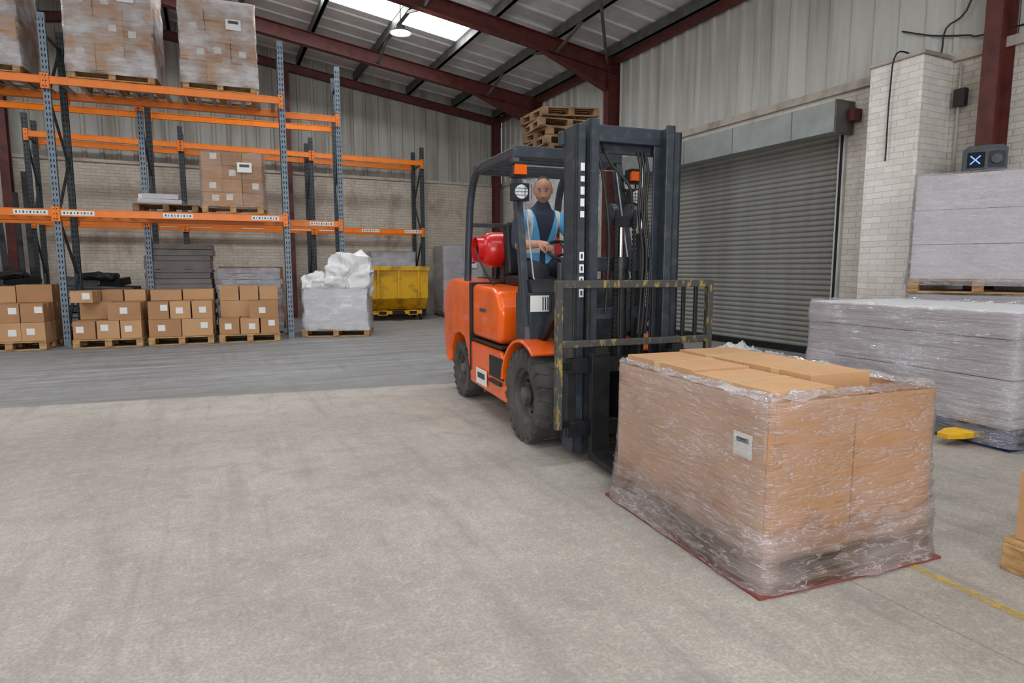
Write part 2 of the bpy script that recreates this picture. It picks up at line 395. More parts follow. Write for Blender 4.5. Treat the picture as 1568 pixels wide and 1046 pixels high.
mb=MB(); mb.bb(XL-.3,XL,YN,.3,0,BT,'brickR'); clad(mb,(XL,YN),(XL,0),BT,lambda x:rz(XL)+.05,(1,0),'clad'); mb.build('wall_left',BF)
DX0,DX1,DZ=-14.5,-7.0,4.6  # assumed door opening behind the camera, added to bring light from behind
mb=MB(); mb.bb(XL,DX0,YN-.3,YN,0,DZ,'brickB'); mb.bb(DX1,.3,YN-.3,YN,0,DZ,'brickB')
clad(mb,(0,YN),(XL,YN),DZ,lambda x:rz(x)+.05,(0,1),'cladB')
mb.bb(DX0-.1,DX0,YN-.32,YN+.05,0,DZ,'steel'); mb.bb(DX1,DX1+.1,YN-.32,YN+.05,0,DZ,'steel'); mb.bb(DX0-.1,DX1+.1,YN-.05,YN+.3,DZ,DZ+.4,'shutbox')
mb.build('wall_front',BF)
mb=MB(); mb.bb(XL-8,10,YN-22,YN-.3,-.22,-.02,'conc'); mb.build('yard_ground',BF)
mb=MB()
for (xa,xb) in ((.3,XR),(XR,XL-.3)):
    prof=[];y=.3
    while y>YN-.3:
        for dy,o in ((0,0),(.44,0),(.46,-.03),(.52,-.03),(.54,0)):
            prof.append((y-dy,o))
        y-=.56
    vs=[];fs=[]
    for y,o in prof:
        vs.append((xa,y,rz(xa)+o));vs.append((xb,y,rz(xb)+o))
    for i in range(len(prof)-1): fs.append((2*i,2*i+1,2*i+3,2*i+2))
    mb.add(vs,fs,'roof')
mb.build('ceiling',BF)
strips=[(-4.45,(-2.95,-9.0)),(-10.6,(-2.95,-9.0)),(-16.6,(-2.95,-9.0)),(-21.5,(-2.95,-9.0)),(-4.45,(-11.0,-17.0)),(-10.6,(-11.0,-17.0)),(-16.6,(-11.0,-17.0)),(-21.5,(-11,-17))]
EN=[185,185,165,165,185,185,165,165]
for i,(yc,(xa,xb)) in enumerate(strips):
    mb=MB(); w=.48
    za,zb=rz(xa)-.045,rz(xb)-.045
    mb.add([(xa,yc-w,za),(xb,yc-w,zb),(xb,yc+w,zb),(xa,yc+w,za),(xa,yc-w,za+.03),(xb,yc-w,zb+.03),(xb,yc+w,zb+.03),(xa,yc+w,za+.03)],[(0,1,2,3),(4,7,6,5),(0,4,5,1),(1,5,6,2),(2,6,7,3),(3,7,4,0)],'sky')
    mb.build('skylight_%d'%(i+1),BF)
    L=bpy.data.lights.new('skylight_daylight','AREA'); L.shape='RECTANGLE'; L.size=abs(xb-xa)-.1; L.size_y=.9; L.energy=EN[i]; L.color=(.95,.975,1)
    o=bpy.data.objects.new('skylight_daylight_%d'%(i+1),L); bpy.context.scene.collection.objects.link(o)
    tilt=math.atan(SL)*(1 if xa>-10 else -1)
    o.matrix_world=BF@Matrix.Translation(((xa+xb)/2,yc,(za+zb)/2-.03))@Matrix.Rotation(tilt,4,'Y')
L=bpy.data.lights.new('doorway_fill_light','AREA'); L.shape='RECTANGLE'; L.size=DX1-DX0-.1; L.size_y=DZ-.1; L.energy=660; L.color=(.95,.975,1)  # area fill lamp added in the unseen doorway to brighten upright faces
o=bpy.data.objects.new('doorway_fill_light',L); bpy.context.scene.collection.objects.link(o)
o.matrix_world=BF@Matrix.Translation(((DX0+DX1)/2,YN-.15,DZ/2))@Matrix.Rotation(radians(90),4,'X')
mb=MB()
PX=[-.25,-1.55,-2.9,-4.35,-5.8,-7.25,-8.7,-9.8,-10.4,-12,-13.6,-15.2,-16.8,-18.5]
for x in PX:
    mb.bb(x-.035,x+.035,YN,0,rz(x)-.235,rz(x)-.035,'purlin'); mb.bb(x-.035,x+.05,YN,0,rz(x)-.235,rz(x)-.222,'purlin')
mb.build('roof_purlins',BF)
mb=MB()
def portal(y,w=.17,h=.30,cols=True):
    e=EAVE-.235-h/2
    mb.ibeam((-.05,y,e),(XR,y,e+SL*10),w,h,'red'); mb.ibeam((XL+.05,y,e+SL*1),(XR,y,e+SL*10),w,h,'red')
    for x,sg in ((-.17,1),(XL+.17,-1)):
        mb.ibeam((x,y,0),(x,y,EAVE-.3 if sg>0 else EAVE-.2),w,.30,'red',up=(1,0,0))
        mb.box((x,y,.01),(.4,.3,.02),'red')
    mb.prism([(-.3,e-h/2-.35),(-.3,e-h/2+.02),(-1.9,e-h/2+.02+SL*1.9),(-1.9,e-h/2-.02+SL*1.9)],y-.008,y+.008,'red','y')
    mb.bar((-.3,y,e-h/2-.35),(-1.9,y,e-h/2-.01+SL*1.9),w,.014,'red')
    for xx in (-.3,-.03): mb.box((xx,y,e-.15),(.02,w,.7),'red')
for y in (-2.5,-6.0,-13.4,-19.5): portal(y)
mb.ibeam((-.05,-.12,EAVE-.36),(XR,-.12,EAVE-.36+SL*10),.12,.2,'red'); mb.ibeam((XL,-.12,EAVE-.36+SL),(XR,-.12,EAVE-.36+SL*10),.12,.2,'red')
for x in (-.25,-6.15,-12.0,-17.5):
    mb.ibeam((x,-.17,0),(x,-.17,rz(x)-.4),.17,.24,'red',up=(0,1,0))
mb.bb(-.20,-.08,YN,0,EAVE-.34,EAVE-.22,'red')
for (a,b) in (((-1.55,-6.0),(-2.3,-7.3)),((-4.35,-6.0),(-5.0,-7.1)),((-1.55,-2.5),(-2.2,-3.6)),((-4.35,-2.5),(-4.9,-3.5)),((-7.25,-6.0),(-7.9,-7.1))):
    mb.bar((a[0],a[1],rz(a[0])-.5),(a[0],a[1]-1.0,rz(a[0])-.22),.05,.05,'purlin')
    mb.bar((a[0],a[1],rz(a[0])-.5),(a[0],a[1]+1.0,rz(a[0])-.22),.05,.05,'purlin')
mb.tube([(-.3,-6,EAVE-.35),(-5.8,-13.3,rz(-5.8)-.35)],.03,'purlin',8)
mb.tube([(-5.8,-6.1,rz(-5.8)-.3),(-.3,-13.3,EAVE-.35)],.03,'purlin',8)
mb.build('steel_portal_frame',BF)
mb=MB(); mb.bb(-.6,-.002,-12.85,-12.2,0,BT-.02,'brickP'); mb.bb(-.62,-.002,-12.87,-12.18,BT-.02,BT+.03,'conc'); mb.build('brick_pier',BF,bevel=.02)
mb=MB()
vs=[];fs=[];z=.09;rows=[]
while z<SZ+.1:
    for dz,o in ((0,0),(.012,-.022),(.03,-.034),(.048,-.034),(.064,-.02),(.074,0)): rows.append((z+dz,o))
    z+=.08
for zz,o in rows: vs+= [(.10+o,SY0,zz),(.10+o,SY1,zz)]
for i in range(len(rows)-1): fs.append((2*i,2*i+1,2*i+3,2*i+2))
mb.add(vs,fs,'shut')
mb.bb(.05,.11,SY0,SY1,0.0,.1,'black')
for y in (SY0,SY1):
    mb.bb(-.05,.12,y-.05,y+.05,0,SZ+.02,'steel'); mb.bb(-.055,-.045,y-.02,y+.02,0,SZ,'hole')
mb.bb(-.36,0,SY0-.10,SY1+.12,SZ,SZ+.40,'shutbox')
mb.bb(-.37,0,SY0-.13,SY0-.10,SZ-.02,SZ+.42,'purlin'); mb.bb(-.37,0,SY1+.12,SY1+.15,SZ-.02,SZ+.42,'purlin')
for i in range(4): y=SY0+.6+i*1.15; mb.bb(-.363,-.355,y,y+.01,SZ,SZ+.4,'purlin')
mb.bb(-.16,0,SY0-.24,SY0-.14,SZ+.14,SZ+.30,'red')
mb.build('door_1',BF)
mb=MB()
mb.tube(smooth([(-.03,-13.1,EAVE-.3),(-.03,-13.0,4.4),(-.05,-12.75,4.15),(-.05,-12.7,3.86),(-.3,-12.6,3.84),(-.64,-12.55,3.84),(-.64,-12.5,3.4),(-.64,-12.5,2.6)],5),.010,'cable',6)
mb.tube(smooth([(-.03,-12.2,4.3),(-.03,-12.6,4.12),(-.03,-13.0,4.0),(-.03,-13.2,3.95),(-.03,-14.5,3.9)],4),.010,'cable',6)
mb.tube([(-.04,-12.95,3.7),(-.04,-12.95,1.4)],.015,'conc',8)
mb.bb(-.10,-.02,-13.04,-12.92,3.2,3.40,'cable')
mb.build('wall_cables',BF)
mb=MB(); mb.lathe([(.0,.12),(.09,.12),(.11,.06),(.2,.02),(.2,0),(.17,0)],Matrix(),'purlin',24); mb.lathe([(.17,.004),(.0,.004)],Matrix(),'led',24); mb.tube([(0,0,.1),(0,0,.55)],.008,'cable',6)
mb.build('pendant_lamp',Matrix.Translation((-2.05,12.0,5.6)))
L=bpy.data.lights.new('pendant_lamp_light','POINT'); L.energy=40; L.shadow_soft_size=.2
o=bpy.data.objects.new('pendant_lamp_light',L); o.location=(-2.05,12.0,5.45); bpy.context.scene.collection.objects.link(o)

# ================================================================ generic cargo helpers
def pallet(mb,cx,cy,z,w=1.0,d=1.2,k='wood',boards=7,h=.144):
    bt=.02
    n=boards; bw=.098
    for i in range(n):
        y=cy-d/2+bw/2+(d-bw)*i/(n-1)
        mb.box((cx,y,z+h-bt/2),(w,bw,bt),k)
    for x in (-w/2+.05,0,w/2-.05):
        mb.box((cx+x,cy,z+h-bt-.01),(.1,d,.02),k)
        for y in (-d/2+.07,0,d/2-.07): mb.box((cx+x,cy+y,z+.02+(h-.06-.0)/2),(.1,.14,h-.06),k)
        mb.box((cx+x,cy,z+.01),(.1,d,.02),k)
    for y in (-d/2+.05,d/2-.05): mb.box((cx,cy+y,z+.011),(w,.1,.02),k)
def carton(mb,c,s,k='card',rz_=0,lab=None,tape=True):
    T=mb.M; mb.M=T@Matrix.Translation(c)@Matrix.Rotation(rz_,4,'Z')
    mb.box((0,0,0),s,k)
    if tape:
        mb.box((0,0,s[2]/2+.001),(s[0]*1.001,.05,.002),'tape')
        mb.box((s[0]/2+.001,0,s[2]/2-.04),(.002,.05,.08),'tape'); mb.box((-s[0]/2-.001,0,s[2]/2-.04),(.002,.05,.08),'tape')
    if lab=='f':
        w=min(.11,s[0]*.35); mb.box((s[0]*U(-.2,.3),-s[1]/2-.002,s[2]*U(-.05,.2)),(w,.003,w*.95),'label')
    mb.M=T
def film(mb,w,d,z0,z1,k,flare=0,amp=.012,seed=0,top=True,nz=12,sp=.06,cx=0,cy=0,lip=0,fr=3.0,inset=0,minoff=-9):
    hw,hd=w/2,d/2;r=.04;per=[]
    def side(ax,ay,bx,by,nx,ny):
        L=math.hypot(bx-ax,by-ay);n=max(2,int(L/sp))
        for i in range(n): t=i/n; per.append((ax+(bx-ax)*t,ay+(by-ay)*t,nx,ny))
    q=.7071
    side(-hw+r,-hd,hw-r,-hd,0,-1); per.append((hw-r*.3,-hd+r*.3,q,-q))
    side(hw,-hd+r,hw,hd-r,1,0); per.append((hw-r*.3,hd-r*.3,q,q))
    side(hw-r,hd,-hw+r,hd,0,1); per.append((-hw+r*.3,hd-r*.3,-q,q))
    side(-hw,hd-r,-hw,-hd+r,-1,0); per.append((-hw+r*.3,-hd+r*.3,-q,-q))
    n=len(per);vs=[];fs=[]
    for i in range(nz+1):
        t=i/nz; z=z0+(z1-z0)*t
        for (x,y,nx,ny) in per:
            o=max(minoff,amp*(noise.noise(Vector((x*fr+seed,y*fr,z*fr*2.2)))+.6*noise.noise(Vector((x*11+seed,y*11,z*24)))))+flare*(1-t)**3 - inset*t
            zz=z
            if i==nz and lip: zz=z+lip*(noise.noise(Vector((x*7+seed,y*7,3)))+.2)
            vs.append((cx+x+nx*o,cy+y+ny*o,zz))
    for i in range(nz):
        for j in range(n):
            a=i*n+j;b=i*n+(j+1)%n; fs.append((a,b,b+n,a+n))
    if top:
        base=nz*n
        for sc_ in (.8,.4):
            o=len(vs)
            for (x,y,nx,ny) in per: vs.append((cx+x*sc_,cy+y*sc_,z1+.01+amp*1.2*noise.noise(Vector((x*9*sc_+seed,y*9,z1*3)))))
            for j in range(n): a=base+j;b=base+(j+1)%n; fs.append((a,b,o+(j+1)%n,o+j))
            base=o
        fs.append(tuple(base+j for j in range(n)))
    mb.add(vs,fs,k)
def wrapped_cartons(name,T,w,d,h,nx,ny,nz_,filmk='filmw',palk='wood',seed=1,missing=0,jit=.01,parent=None,z0=0,k='card'):
    root=empty(name,T)
    random.seed(seed)
    mb=MB(); pallet(mb,0,0,z0,max(w,1.0),max(d,1.0),palk); mb.build('pallet',parent=root,bevel=.003,seg=1)
    mb=MB(); zz=z0+.146; bx,by,bz=w/nx,d/ny,h/nz_
    for iz in range(nz_):
        for ix in range(nx):
            for iy in range(ny):
                if iz==nz_-1 and R()<missing: continue
                carton(mb,(-w/2+bx*(ix+.5)+U(-jit,jit),-d/2+by*(iy+.5)+U(-jit,jit),zz+bz*(iz+.5)),(bx-.006,by-.006,bz-.004),k if R()<.7 else ('card2' if k!='pale' else 'pvc'),U(-.01,.01),'f' if R()<.35 else None)
    mb.build('cartons',parent=root,bevel=.005,seg=1)
    mb=MB(); film(mb,w+.05,d+.05,zz-.06,zz+h+.012,filmk,amp=.022,seed=seed,flare=.02); mb.build('stretch_film',parent=root)
    mb=MB(); mb.box((w*.22,-d/2-.048,zz+h*.72),(.24,.003,.17),'label'); mb.box((w*.22,-d/2-.050,zz+h*.75),(.16,.002,.05),'print'); mb.build('shipping_label',parent=root)
    return root

# ================================================================ RACKING
RA=21.0; RF=FR(-4.12,11.53,RA)
def post(mb,x,y,h,k='post'):
    mb.box((x,y,h/2),(.1,.07,h),k)
    z=.15
    while z<h-.05:
        for dx in (-.022,.022): mb.box((x+dx,y-.0355,z),(.014,.003,.045),'hole')
        for sx in (-1,1): mb.box((x+sx*.0505,y,z),(.003,.018,.04),'hole')
        z+=.09
    mb.box((x,y,.005),(.16,.13,.01),k)
def frame_(mb,x,d,h,k='post',kr='postd'):
    post(mb,x,.035,h,k); post(mb,x,d-.035,h,kr)
    z=.25;s=1
    mb.bar((x,.07,z),(x,d-.07,z),.04,.03,kr)
    while z+1.0<h:
        a,b=((.07,z),(d-.07,z+.95)) if s>0 else ((d-.07,z),(.07,z+.95))
        mb.bar((x,a[0],a[1]),(x,b[0],b[1]),.035,.035,kr); s=-s; z+=.95
    mb.bar((x,.07,z),(x,d-.07,z),.04,.03,kr)
def beam(mb,x0,x1,y,z,front=True):
    mb.bb(x0+.05,x1-.05,y-.025,y+.025,z-.06,z+.06,'orange')
    mb.bb(x0+.05,x1-.05,y-.03,y+.03,z+.045,z+.06,'orange')
    for x,s in ((x0,1),(x1,-1)):
        mb.box((x+s*.055,y,z-.02),(.012,.09,.24),'orange'); mb.box((x+s*.02,y-(.036 if front else -.036),z-.02),(.075,.006,.24),'orange')
        if front:
            for zz in (-.1,-.02,.06): mb.cyl((x+s*.02,y-.04,z+zz-.0),(x+s*.02,y-.046,z+zz),.010,'hole',8)
def rack(name,T,xs,d,h,levels,slats,labels=True,kp='post'):
    root=empty(name,T)
    mb=MB()
    for x in xs: frame_(mb,x,d,h,kp)
    mb.build('upright_frames',parent=root)
    mb=MB()
    for a,b in zip(xs[:-1],xs[1:]):
        for z in levels: beam(mb,a,b,-.03,z); beam(mb,a,b,d+.03,z,False)
    mb.build('beams',parent=root,bevel=.004,seg=1)
    mb=MB()
    for a,b in zip(xs[:-1],xs[1:]):
        for z in slats:
            n=int((b-a)/.24)
            for i in range(n): x=a+.15+(b-a-.3)*i/(n-1); mb.box((x,d/2,z+.055-.02),(.07,d-.02,.03),'galv')
    if slats: mb.build('deck_slats',parent=root)
    if labels:
        mb=MB()
        for a,b in zip(xs[:-1],xs[1:]):
            z=levels[0]
            for i in range(3):
                x=a+.35+(b-a-.7)*i/2+U(-.05,.05)
                mb.box((x,-.058,z),(.46,.004,.075),'label')
                for j in range(9): mb.box((x-.19+.047*j,-.061,z),(.012 if j%2 else .022,.002,.035),'print')
        mb.build('location_labels',parent=root)
    return root
rack('pallet_racking',RF,[-7.05,-3.52,0],.95,5.3,[2.2,4.27],[2.2,4.27])
rack('pallet_racking',RF@Matrix.Translation((1.08,1.08,0)),[-7.0,-3.5,0],.9,5.3,[2.2,4.27],[],True,'post')
R3=FR(-2.4,17.0,BA); rack('pallet_racking',R3,[-8.55,-5.7,-2.85,0],.85,4.5,[2.28,4.08],[],True,'postd')
def TL(l,y,z,a=0): return RF@Matrix.Translation((l,y,z))@Matrix.Rotation(radians(a),4,'Z')
TOP=4.335; MID=2.262
wrapped_cartons('wrapped_pallet_load',TL(-4.42,.42,TOP,1),1.18,1.0,1.35,3,3,4,'filmw',seed=3)
wrapped_cartons('wrapped_pallet_load',TL(-2.58,.42,TOP,-1),1.22,1.0,1.62,3,3,4,'filmw',seed=4,k='card')
wrapped_cartons('wrapped_pallet_load',TL(-1.0,.45,TOP,1),1.16,1.0,1.33,3,3,4,'filmw',seed=5)
wrapped_cartons('wrapped_pallet_load',TL(-.86,.45,MID,-3),.98,.9,.92,3,3,4,'film',seed=6)
wrapped_cartons('wrapped_pallet_load',TL(-6.0,.45,TOP,0),1.16,1.0,1.3,3,3,4,'filmw',seed=8)
mb=MB(); pallet(mb,0,0,0,1.0,.9,'wood2')
mb.blob((-.1,0,.19),(.7,.7,.09),'pvc',.01,3,1,.1); mb.box((-.12,-.02,.28),(.55,.6,.09),'pvc',(0,0,.1)); mb.box((-.38,-.1,.24),(.12,.3,.16),'label')
mb.build('grey_packages_on_pallet',TL(-1.95,.5,MID,0),bevel=.004,seg=1)
def carton_pallet(name,T,seed,rows,w=1.0,d=.95,holes=()):
    random.seed(seed); root=empty(name,T)
    mb=MB(); pallet(mb,0,0,0,w,d,'wood'); mb.build('pallet',parent=root,bevel=.003,seg=1)
    mb=MB(); z=.146
    for ri,(nx,ny,h) in enumerate(rows):
        for ix in range(nx):
            for iy in range(ny):
                if (ri,ix,iy) in holes: continue
                hh=h*(1-.12*R()) if ri==len(rows)-1 else h
                carton(mb,(-w/2+(w/nx)*(ix+.5),-d/2+.03+((d-.04)/ny)*(iy+.5),z+hh/2),(w/nx-U(.012,.03),(d-.04)/ny-U(.01,.02),hh-.004),'card' if R()<.65 else 'card2',U(-.03,.03),'f' if iy==0 else None)
        z+=h
    mb.build('cartons',parent=root,bevel=.006,seg=1)
carton_pallet('carton_pallet',TL(-4.22,.15,0,0),11,[(3,2,.30),(3,2,.30),(2,2,.3)],holes=((2,1,0),(1,0,0),(2,0,0)))
carton_pallet('carton_pallet',TL(-2.85,.10,0,-1),12,[(3,3,.30),(2,2,.30),(3,2,.2)],holes=((1,0,0),(2,1,0),(2,2,0)))
carton_pallet('carton_pallet',TL(-1.79,.12,0,1),13,[(2,2,.30),(3,2,.30),(2,2,.2)],holes=((2,0,0),(2,1,0)))
carton_pallet('carton_pallet',TL(-.70,.12,0,0),14,[(3,3,.28),(2,2,.30),(3,2,.28)],holes=((1,0,0),(2,1,0),(2,2,0),(2,0,0)))
carton_pallet('carton_pallet',TL(-5.6,.15,0,0),15,[(3,2,.30),(3,2,.30)])
def sheet_stack(name,T,w,d,layers,k='stack',filmk=None,palk='wood2',jit=.02,seed=1,gap=.006,bev=.005):
    random.seed(seed); root=empty(name,T)
    mb=MB(); pallet(mb,0,0,0,w,d,palk); mb.build('pallet',parent=root,bevel=.003,seg=1)
    mb=MB(); z=.146
    for h in layers:
        mb.box((U(-jit,jit),U(-jit,jit),z+h/2),(w-.03,d-.03,h-gap),k,(0,0,U(-.008,.008))); z+=h
    mb.build('sheets',parent=root,bevel=bev,seg=2)
    if filmk:
        mb=MB(); film(mb,w+.03,d+.03,.05,z+.015,filmk,amp=.02,seed=seed,flare=.02); mb.build('stretch_film',parent=root)
    return root
sheet_stack('sheet_stack',TL(-1.95,1.55,0),1.15,.8,[.10,.06,.10,.08,.12,.08,.13,.09,.1,.1,.12,.06,.16,.1,.12,.1],'dstack',None,jit=.03,seed=21)
sheet_stack('sheet_stack',TL(-.72,1.55,0),1.15,.8,[.10,.12,.1,.1,.12,.1,.1,.1,.1,.12,.08],'purple','filmw',jit=.06,seed=22)
sheet_stack('sheet_stack',TL(-.7,2.75,0),1.3,1.0,[.35,.3,.3,.25],'card2',None,jit=.05,seed=23)
def clutter(T,seed,w):
    random.seed(seed); mb=MB(); pallet(mb,0,0,0,w,.9,'wood2'); z=.146
    for i in range(7):
        h=U(.07,.15); mb.box((U(-.06,.06),U(-.05,.05),z+h/2),(w-U(0,.2),.82,h-.02),random.choice(['dsheet','dsheet','pvc','black']),(0,U(-.008,.008),U(-.05,.05))); z+=h
    for i in range(9):
        y=-.36+.085*i; mb.tube([(-w*.5-U(-.1,.1),y,z+.05+U(0,.03)),(0,y+U(-.02,.02),z+.06+U(0,.03)),(w*.5+U(-.1,.1),y,z+.05)],U(.02,.04),random.choice(['black','dsheet','galv','black']),8)
    mb.box((-.25,.1,z+.17),(.5,.5,.16),'dsheet',(0,.12,.2)); mb.box((.3,.05,z+.16),(.35,.45,.14),'black',(.1,-.1,-.3))
    mb.blob((.1,-.05,z+.27),(.6,.4,.14),'black',.05,5,seed,.5,10)
    mb.build('dark_parts_stack',T,bevel=.006,seg=1)
clutter(TL(-3.40,1.58,0),4,1.25); clutter(TL(-4.85,1.6,0),6,1.15)
mb=MB(); random.seed(5)
for i in range(9):
    x=-5.9+i*.17; mb.bar((x,2.15+U(-.05,.1),0.03),(x-.35+U(-.1,.1),2.95,3.1+U(-.5,.6)),.09,.07,random.choice(['postd','black','postd','post']))
mb.bar((-5.0,2.15,.03),(-5.3,2.92,2.2),.06,.05,'orange')
mb.build('leaning_rack_uprights',RF,bevel=.004,seg=1)
mb=MB(); pallet(mb,0,0,0,1.25,1.0,'wood')
mb.blob((0,0,.53),(1.2,.98,.78),'bag',.03,3,3,.12,18)
mb.blob((.24,.05,1.18),(.80,.8,.80),'bag',.11,3.4,5,.4,22); mb.blob((-.38,.0,1.0),(.5,.7,.34),'bag',.08,5,8,.6,16); mb.blob((-.12,-.25,1.0),(.6,.4,.28),'bag',.08,5,12,.6,16)
film(mb,1.24,1.02,.12,.94,'filmw',amp=.03,seed=9,flare=.03)
mb.build('white_bagged_pallet_load',FR(-3.45,12.35,8))
mb=MB(); W=1.5
SK=Matrix.Diagonal((1,1,1.12,1)); mb.M=SK
mb.prism([(-.62,.50),(-.3,.24),(.52,.24),(.56,1.18),(-.68,1.18)],-W/2,W/2,'yellow','x')
for (a,b) in (((-W/2-.03),(-W/2+.02)),((W/2-.02),(W/2+.03))): mb.bb(a,b,-.72,.6,1.13,1.2,'yellow')
mb.bb(-W/2,W/2,-.73,-.66,1.12,1.21,'yellow'); mb.bb(-W/2,W/2,.53,.60,1.12,1.21,'yellow')
mb.bb(-W/2+.06,W/2-.06,-.62,.5,1.185,1.19,'hole')
for x in (-.5,0,.5): mb.bar((x,-.67,.5),(x,-.71,1.12),.05,.03,'yellow')
for x in (-.38,.38): mb.bb(x-.12,x+.12,-.55,.6,.12,.23,'yellow'); mb.bb(x-.09,x+.09,-.56,-.54,.14,.21,'hole')
mb.bb(-.62,.62,-.5,-.42,.14,.22,'yellow'); mb.bb(-.62,.62,.42,.5,.14,.22,'yellow')
for x in (-.6,.6):
    for y in (-.4,.45): mb.cyl((x-.03,y,.08),(x+.03,y,.08),.08,'black',18); mb.box((x,y,.14),(.09,.1,.05),'black')
mb.bar((0,-.56,.2),(0,-.7,.16),.3,.05,'black')
mb.build('yellow_tipping_skip',FR(-3.05,16.1,20),bevel=.008,seg=1)
wrapped_cartons('wrapped_pallet_load',FR(-1.50,17.3,22),1.1,1.0,1.75,2,2,4,'filmg',palk='wood2',seed=31,k='pale')
sheet_stack('sheet_stack',FR(-3.35,17.3,24),1.2,.7,[.4,.4,.45,.35],'pvc','filmw',seed=33)
sheet_stack('sheet_stack',FR(-.55,17.6,24),1.0,.8,[.3,.3,.3],'card2','filmg',seed=34)
root=wrapped_cartons('wrapped_pallet_load',FR(.86,11.2,24),1.0,.95,2.72,2,2,6,'filmw',palk='wood2',seed=41,k='pale')
mb=MB(); random.seed(9); z=0
for i in range(6):
    mb.M=Matrix.Translation((U(-.05,.05),U(-.05,.05),z))@Matrix.Rotation(radians(U(-8,8)),4,'Z'); pallet(mb,0,0,0,1.08,.9,'wood2'); z+=.146
mb.M=Matrix.Translation((-.35,0,.35))@Matrix.Rotation(radians(-4),4,'Y')@Matrix.Translation((.35,0,z-.32)); pallet(mb,0,0,0,1.08,.9,'wood2')
mb.build('empty_pallet_stack',FR(.86,11.2,24,2.91))

# ================================================================ RIGHT SIDE LOADS
G=FR(3.53,4.285,21)
root=empty('grey_sheet_pallet_load',G@Matrix.Translation((.60,.925,0)))
mb=MB(); pallet(mb,0,0,0,1.2,1.85,'bluep',9); mb.build('pallet',parent=root,bevel=.003,seg=1)
mb=MB(); z=.146
for h in (.36,.29,.19): mb.box((U(-.012,.012),U(-.015,.015),z+h/2),(1.17,1.82,h-.005),'stack'); z+=h
mb.box((0,0,z+.002),(1.16,1.81,.012),'top'); mb.build('sheets',parent=root,bevel=.005)
mb=MB(); film(mb,1.2,1.85,.03,z+.01,'filmg',amp=.03,seed=51,flare=.05,top=False,lip=.04,sp=.04,nz=22,fr=2.4,minoff=-.004); mb.build('stretch_film',parent=root,angle=80)
def crumple(mb,c,s,k,n=14,amp=.06,seed=0):
    vs=[];fs=[]
    for i in range(n+1):
        for j in range(n+1):
            x=(i/n-.5);y=(j/n-.5);r=math.hypot(x,y)*2
            p=Vector((x*9+seed,y*9,seed)); hh=max(0,(1-r*r))*s[2]*(.6+noise.noise(p))+abs(noise.noise(p*2.3))*amp*max(0,1-r)
            vs.append((c[0]+x*s[0]*(1+.3*noise.noise(p*.7)),c[1]+y*s[1]*(1+.3*noise.noise(p*.9)),c[2]+max(.004,hh)))
    for i in range(n):
        for j in range(n):
            a=i*(n+1)+j
            if math.hypot((i+.5)/n-.5,(j+.5)/n-.5)<.5: fs.append((a,a+1,a+n+2,a+n+1))
    mb.add(vs,fs,k)
mb=MB(); crumple(mb,(0,0,0),(.9,.6,.22),'bag',18,.14,3); crumple(mb,(.5,-.15,0),(.5,.35,.10),'bag',12,.08,7); mb.build('crumpled_plastic_sheet',FR(3.35,9.2,0),angle=80)
mb=MB()
for y in (.30,.80):
    mb.bb(-.14,1.12,y-.08,y+.08,.055,.10,'yel'); mb.prism([(-.14,y-.08),(-.14,y+.08),(-.26,y+.04),(-.26,y-.04)],.055,.095,'yel','z')
    mb.cyl((.05,y-.05,.042),(.05,y+.05,.042),.04,'black',14)
mb.bb(1.25,1.45,.28,.82,.06,.55,'yel'); mb.bb(1.10,1.3,.22,.88,.06,.11,'yel')
for y in (.47,.63): mb.cyl((1.5,y-.03,.09),(1.5,y+.03,.09),.09,'black',18)
mb.tube([(1.48,.55,.15),(1.55,.55,.5),(1.75,.55,1.15)],.02,'black',10)
mb.tube([(1.75,.55,1.15),(1.73,.45,1.2),(1.76,.42,1.3),(1.78,.55,1.33),(1.76,.68,1.3),(1.73,.65,1.2),(1.75,.55,1.15)],.015,'black',8)
mb.build('pallet_truck',G,bevel=.006)
T3=Matrix.Translation((4.19,6.6,0))@Matrix.Rotation(radians(-36),4,'Z')@Matrix.Translation((.6,.4,0))
root=sheet_stack('sheet_stack',T3,1.2,.8,[.3,.3,.285],'stack','filmg',seed=61,gap=.003,bev=.003)
root=empty('wrapped_pallet_load',T3@Matrix.Translation((0,0,1.048)))
mb=MB(); pallet(mb,0,0,0,1.2,.8,'wood'); mb.build('pallet',parent=root,bevel=.003,seg=1)
mb=MB()
for h0,h1 in ((.146,.496),(.50,.846),(.85,1.2)): mb.bb(-.585,.585,-.385,.385,h0,h1,'pale')
mb.build('cartons',parent=root,bevel=.004)
mb=MB(); film(mb,1.2,.8,.08,1.215,'filmg',amp=.028,seed=62,flare=.05,sp=.04,nz=24,fr=2.4,minoff=-.004); mb.build('stretch_film',parent=root,angle=80)
mb=MB(); mb.bb(-.19,.19,-.09,.09,.03,.25,'char'); mb.prism([(-.19,.25),(.19,.25),(.14,.29),(-.14,.29)],-.07,.07,'char','y')
mb.bb(-.15,.0,-.095,-.088,.06,.22,'hole')
for a in (45,-45): mb.box((-.08,-.098,.14),(.012,.006,.12),'bluelight',(0,radians(a),0))
mb.bb(.03,.17,-.095,-.088,.06,.22,'black'); mb.cyl((.1,-.09,.14),(.1,-.12,.14),.05,'char',16)
mb.bb(-.16,-.12,-.06,.06,0,.03,'black'); mb.bb(.12,.16,-.06,.06,0,.03,'black')
mb.build('warning_light_unit',FR(4.98,6.72,-34,2.290),bevel=.01)
root=empty('carton_pallet',FR(2.127,2.586,21)@Matrix.Translation((.42,-.32,0)))
mb=MB(); pallet(mb,0,0,0,.84,.62,'wood',5); mb.build('pallet',parent=root,bevel=.004)
mb=MB(); carton(mb,(0,0,.146+.15),(.78,.56,.30)); mb.box((-.392,-.12,.33),(.003,.12,.1),'label'); mb.build('carton',parent=root,bevel=.006)
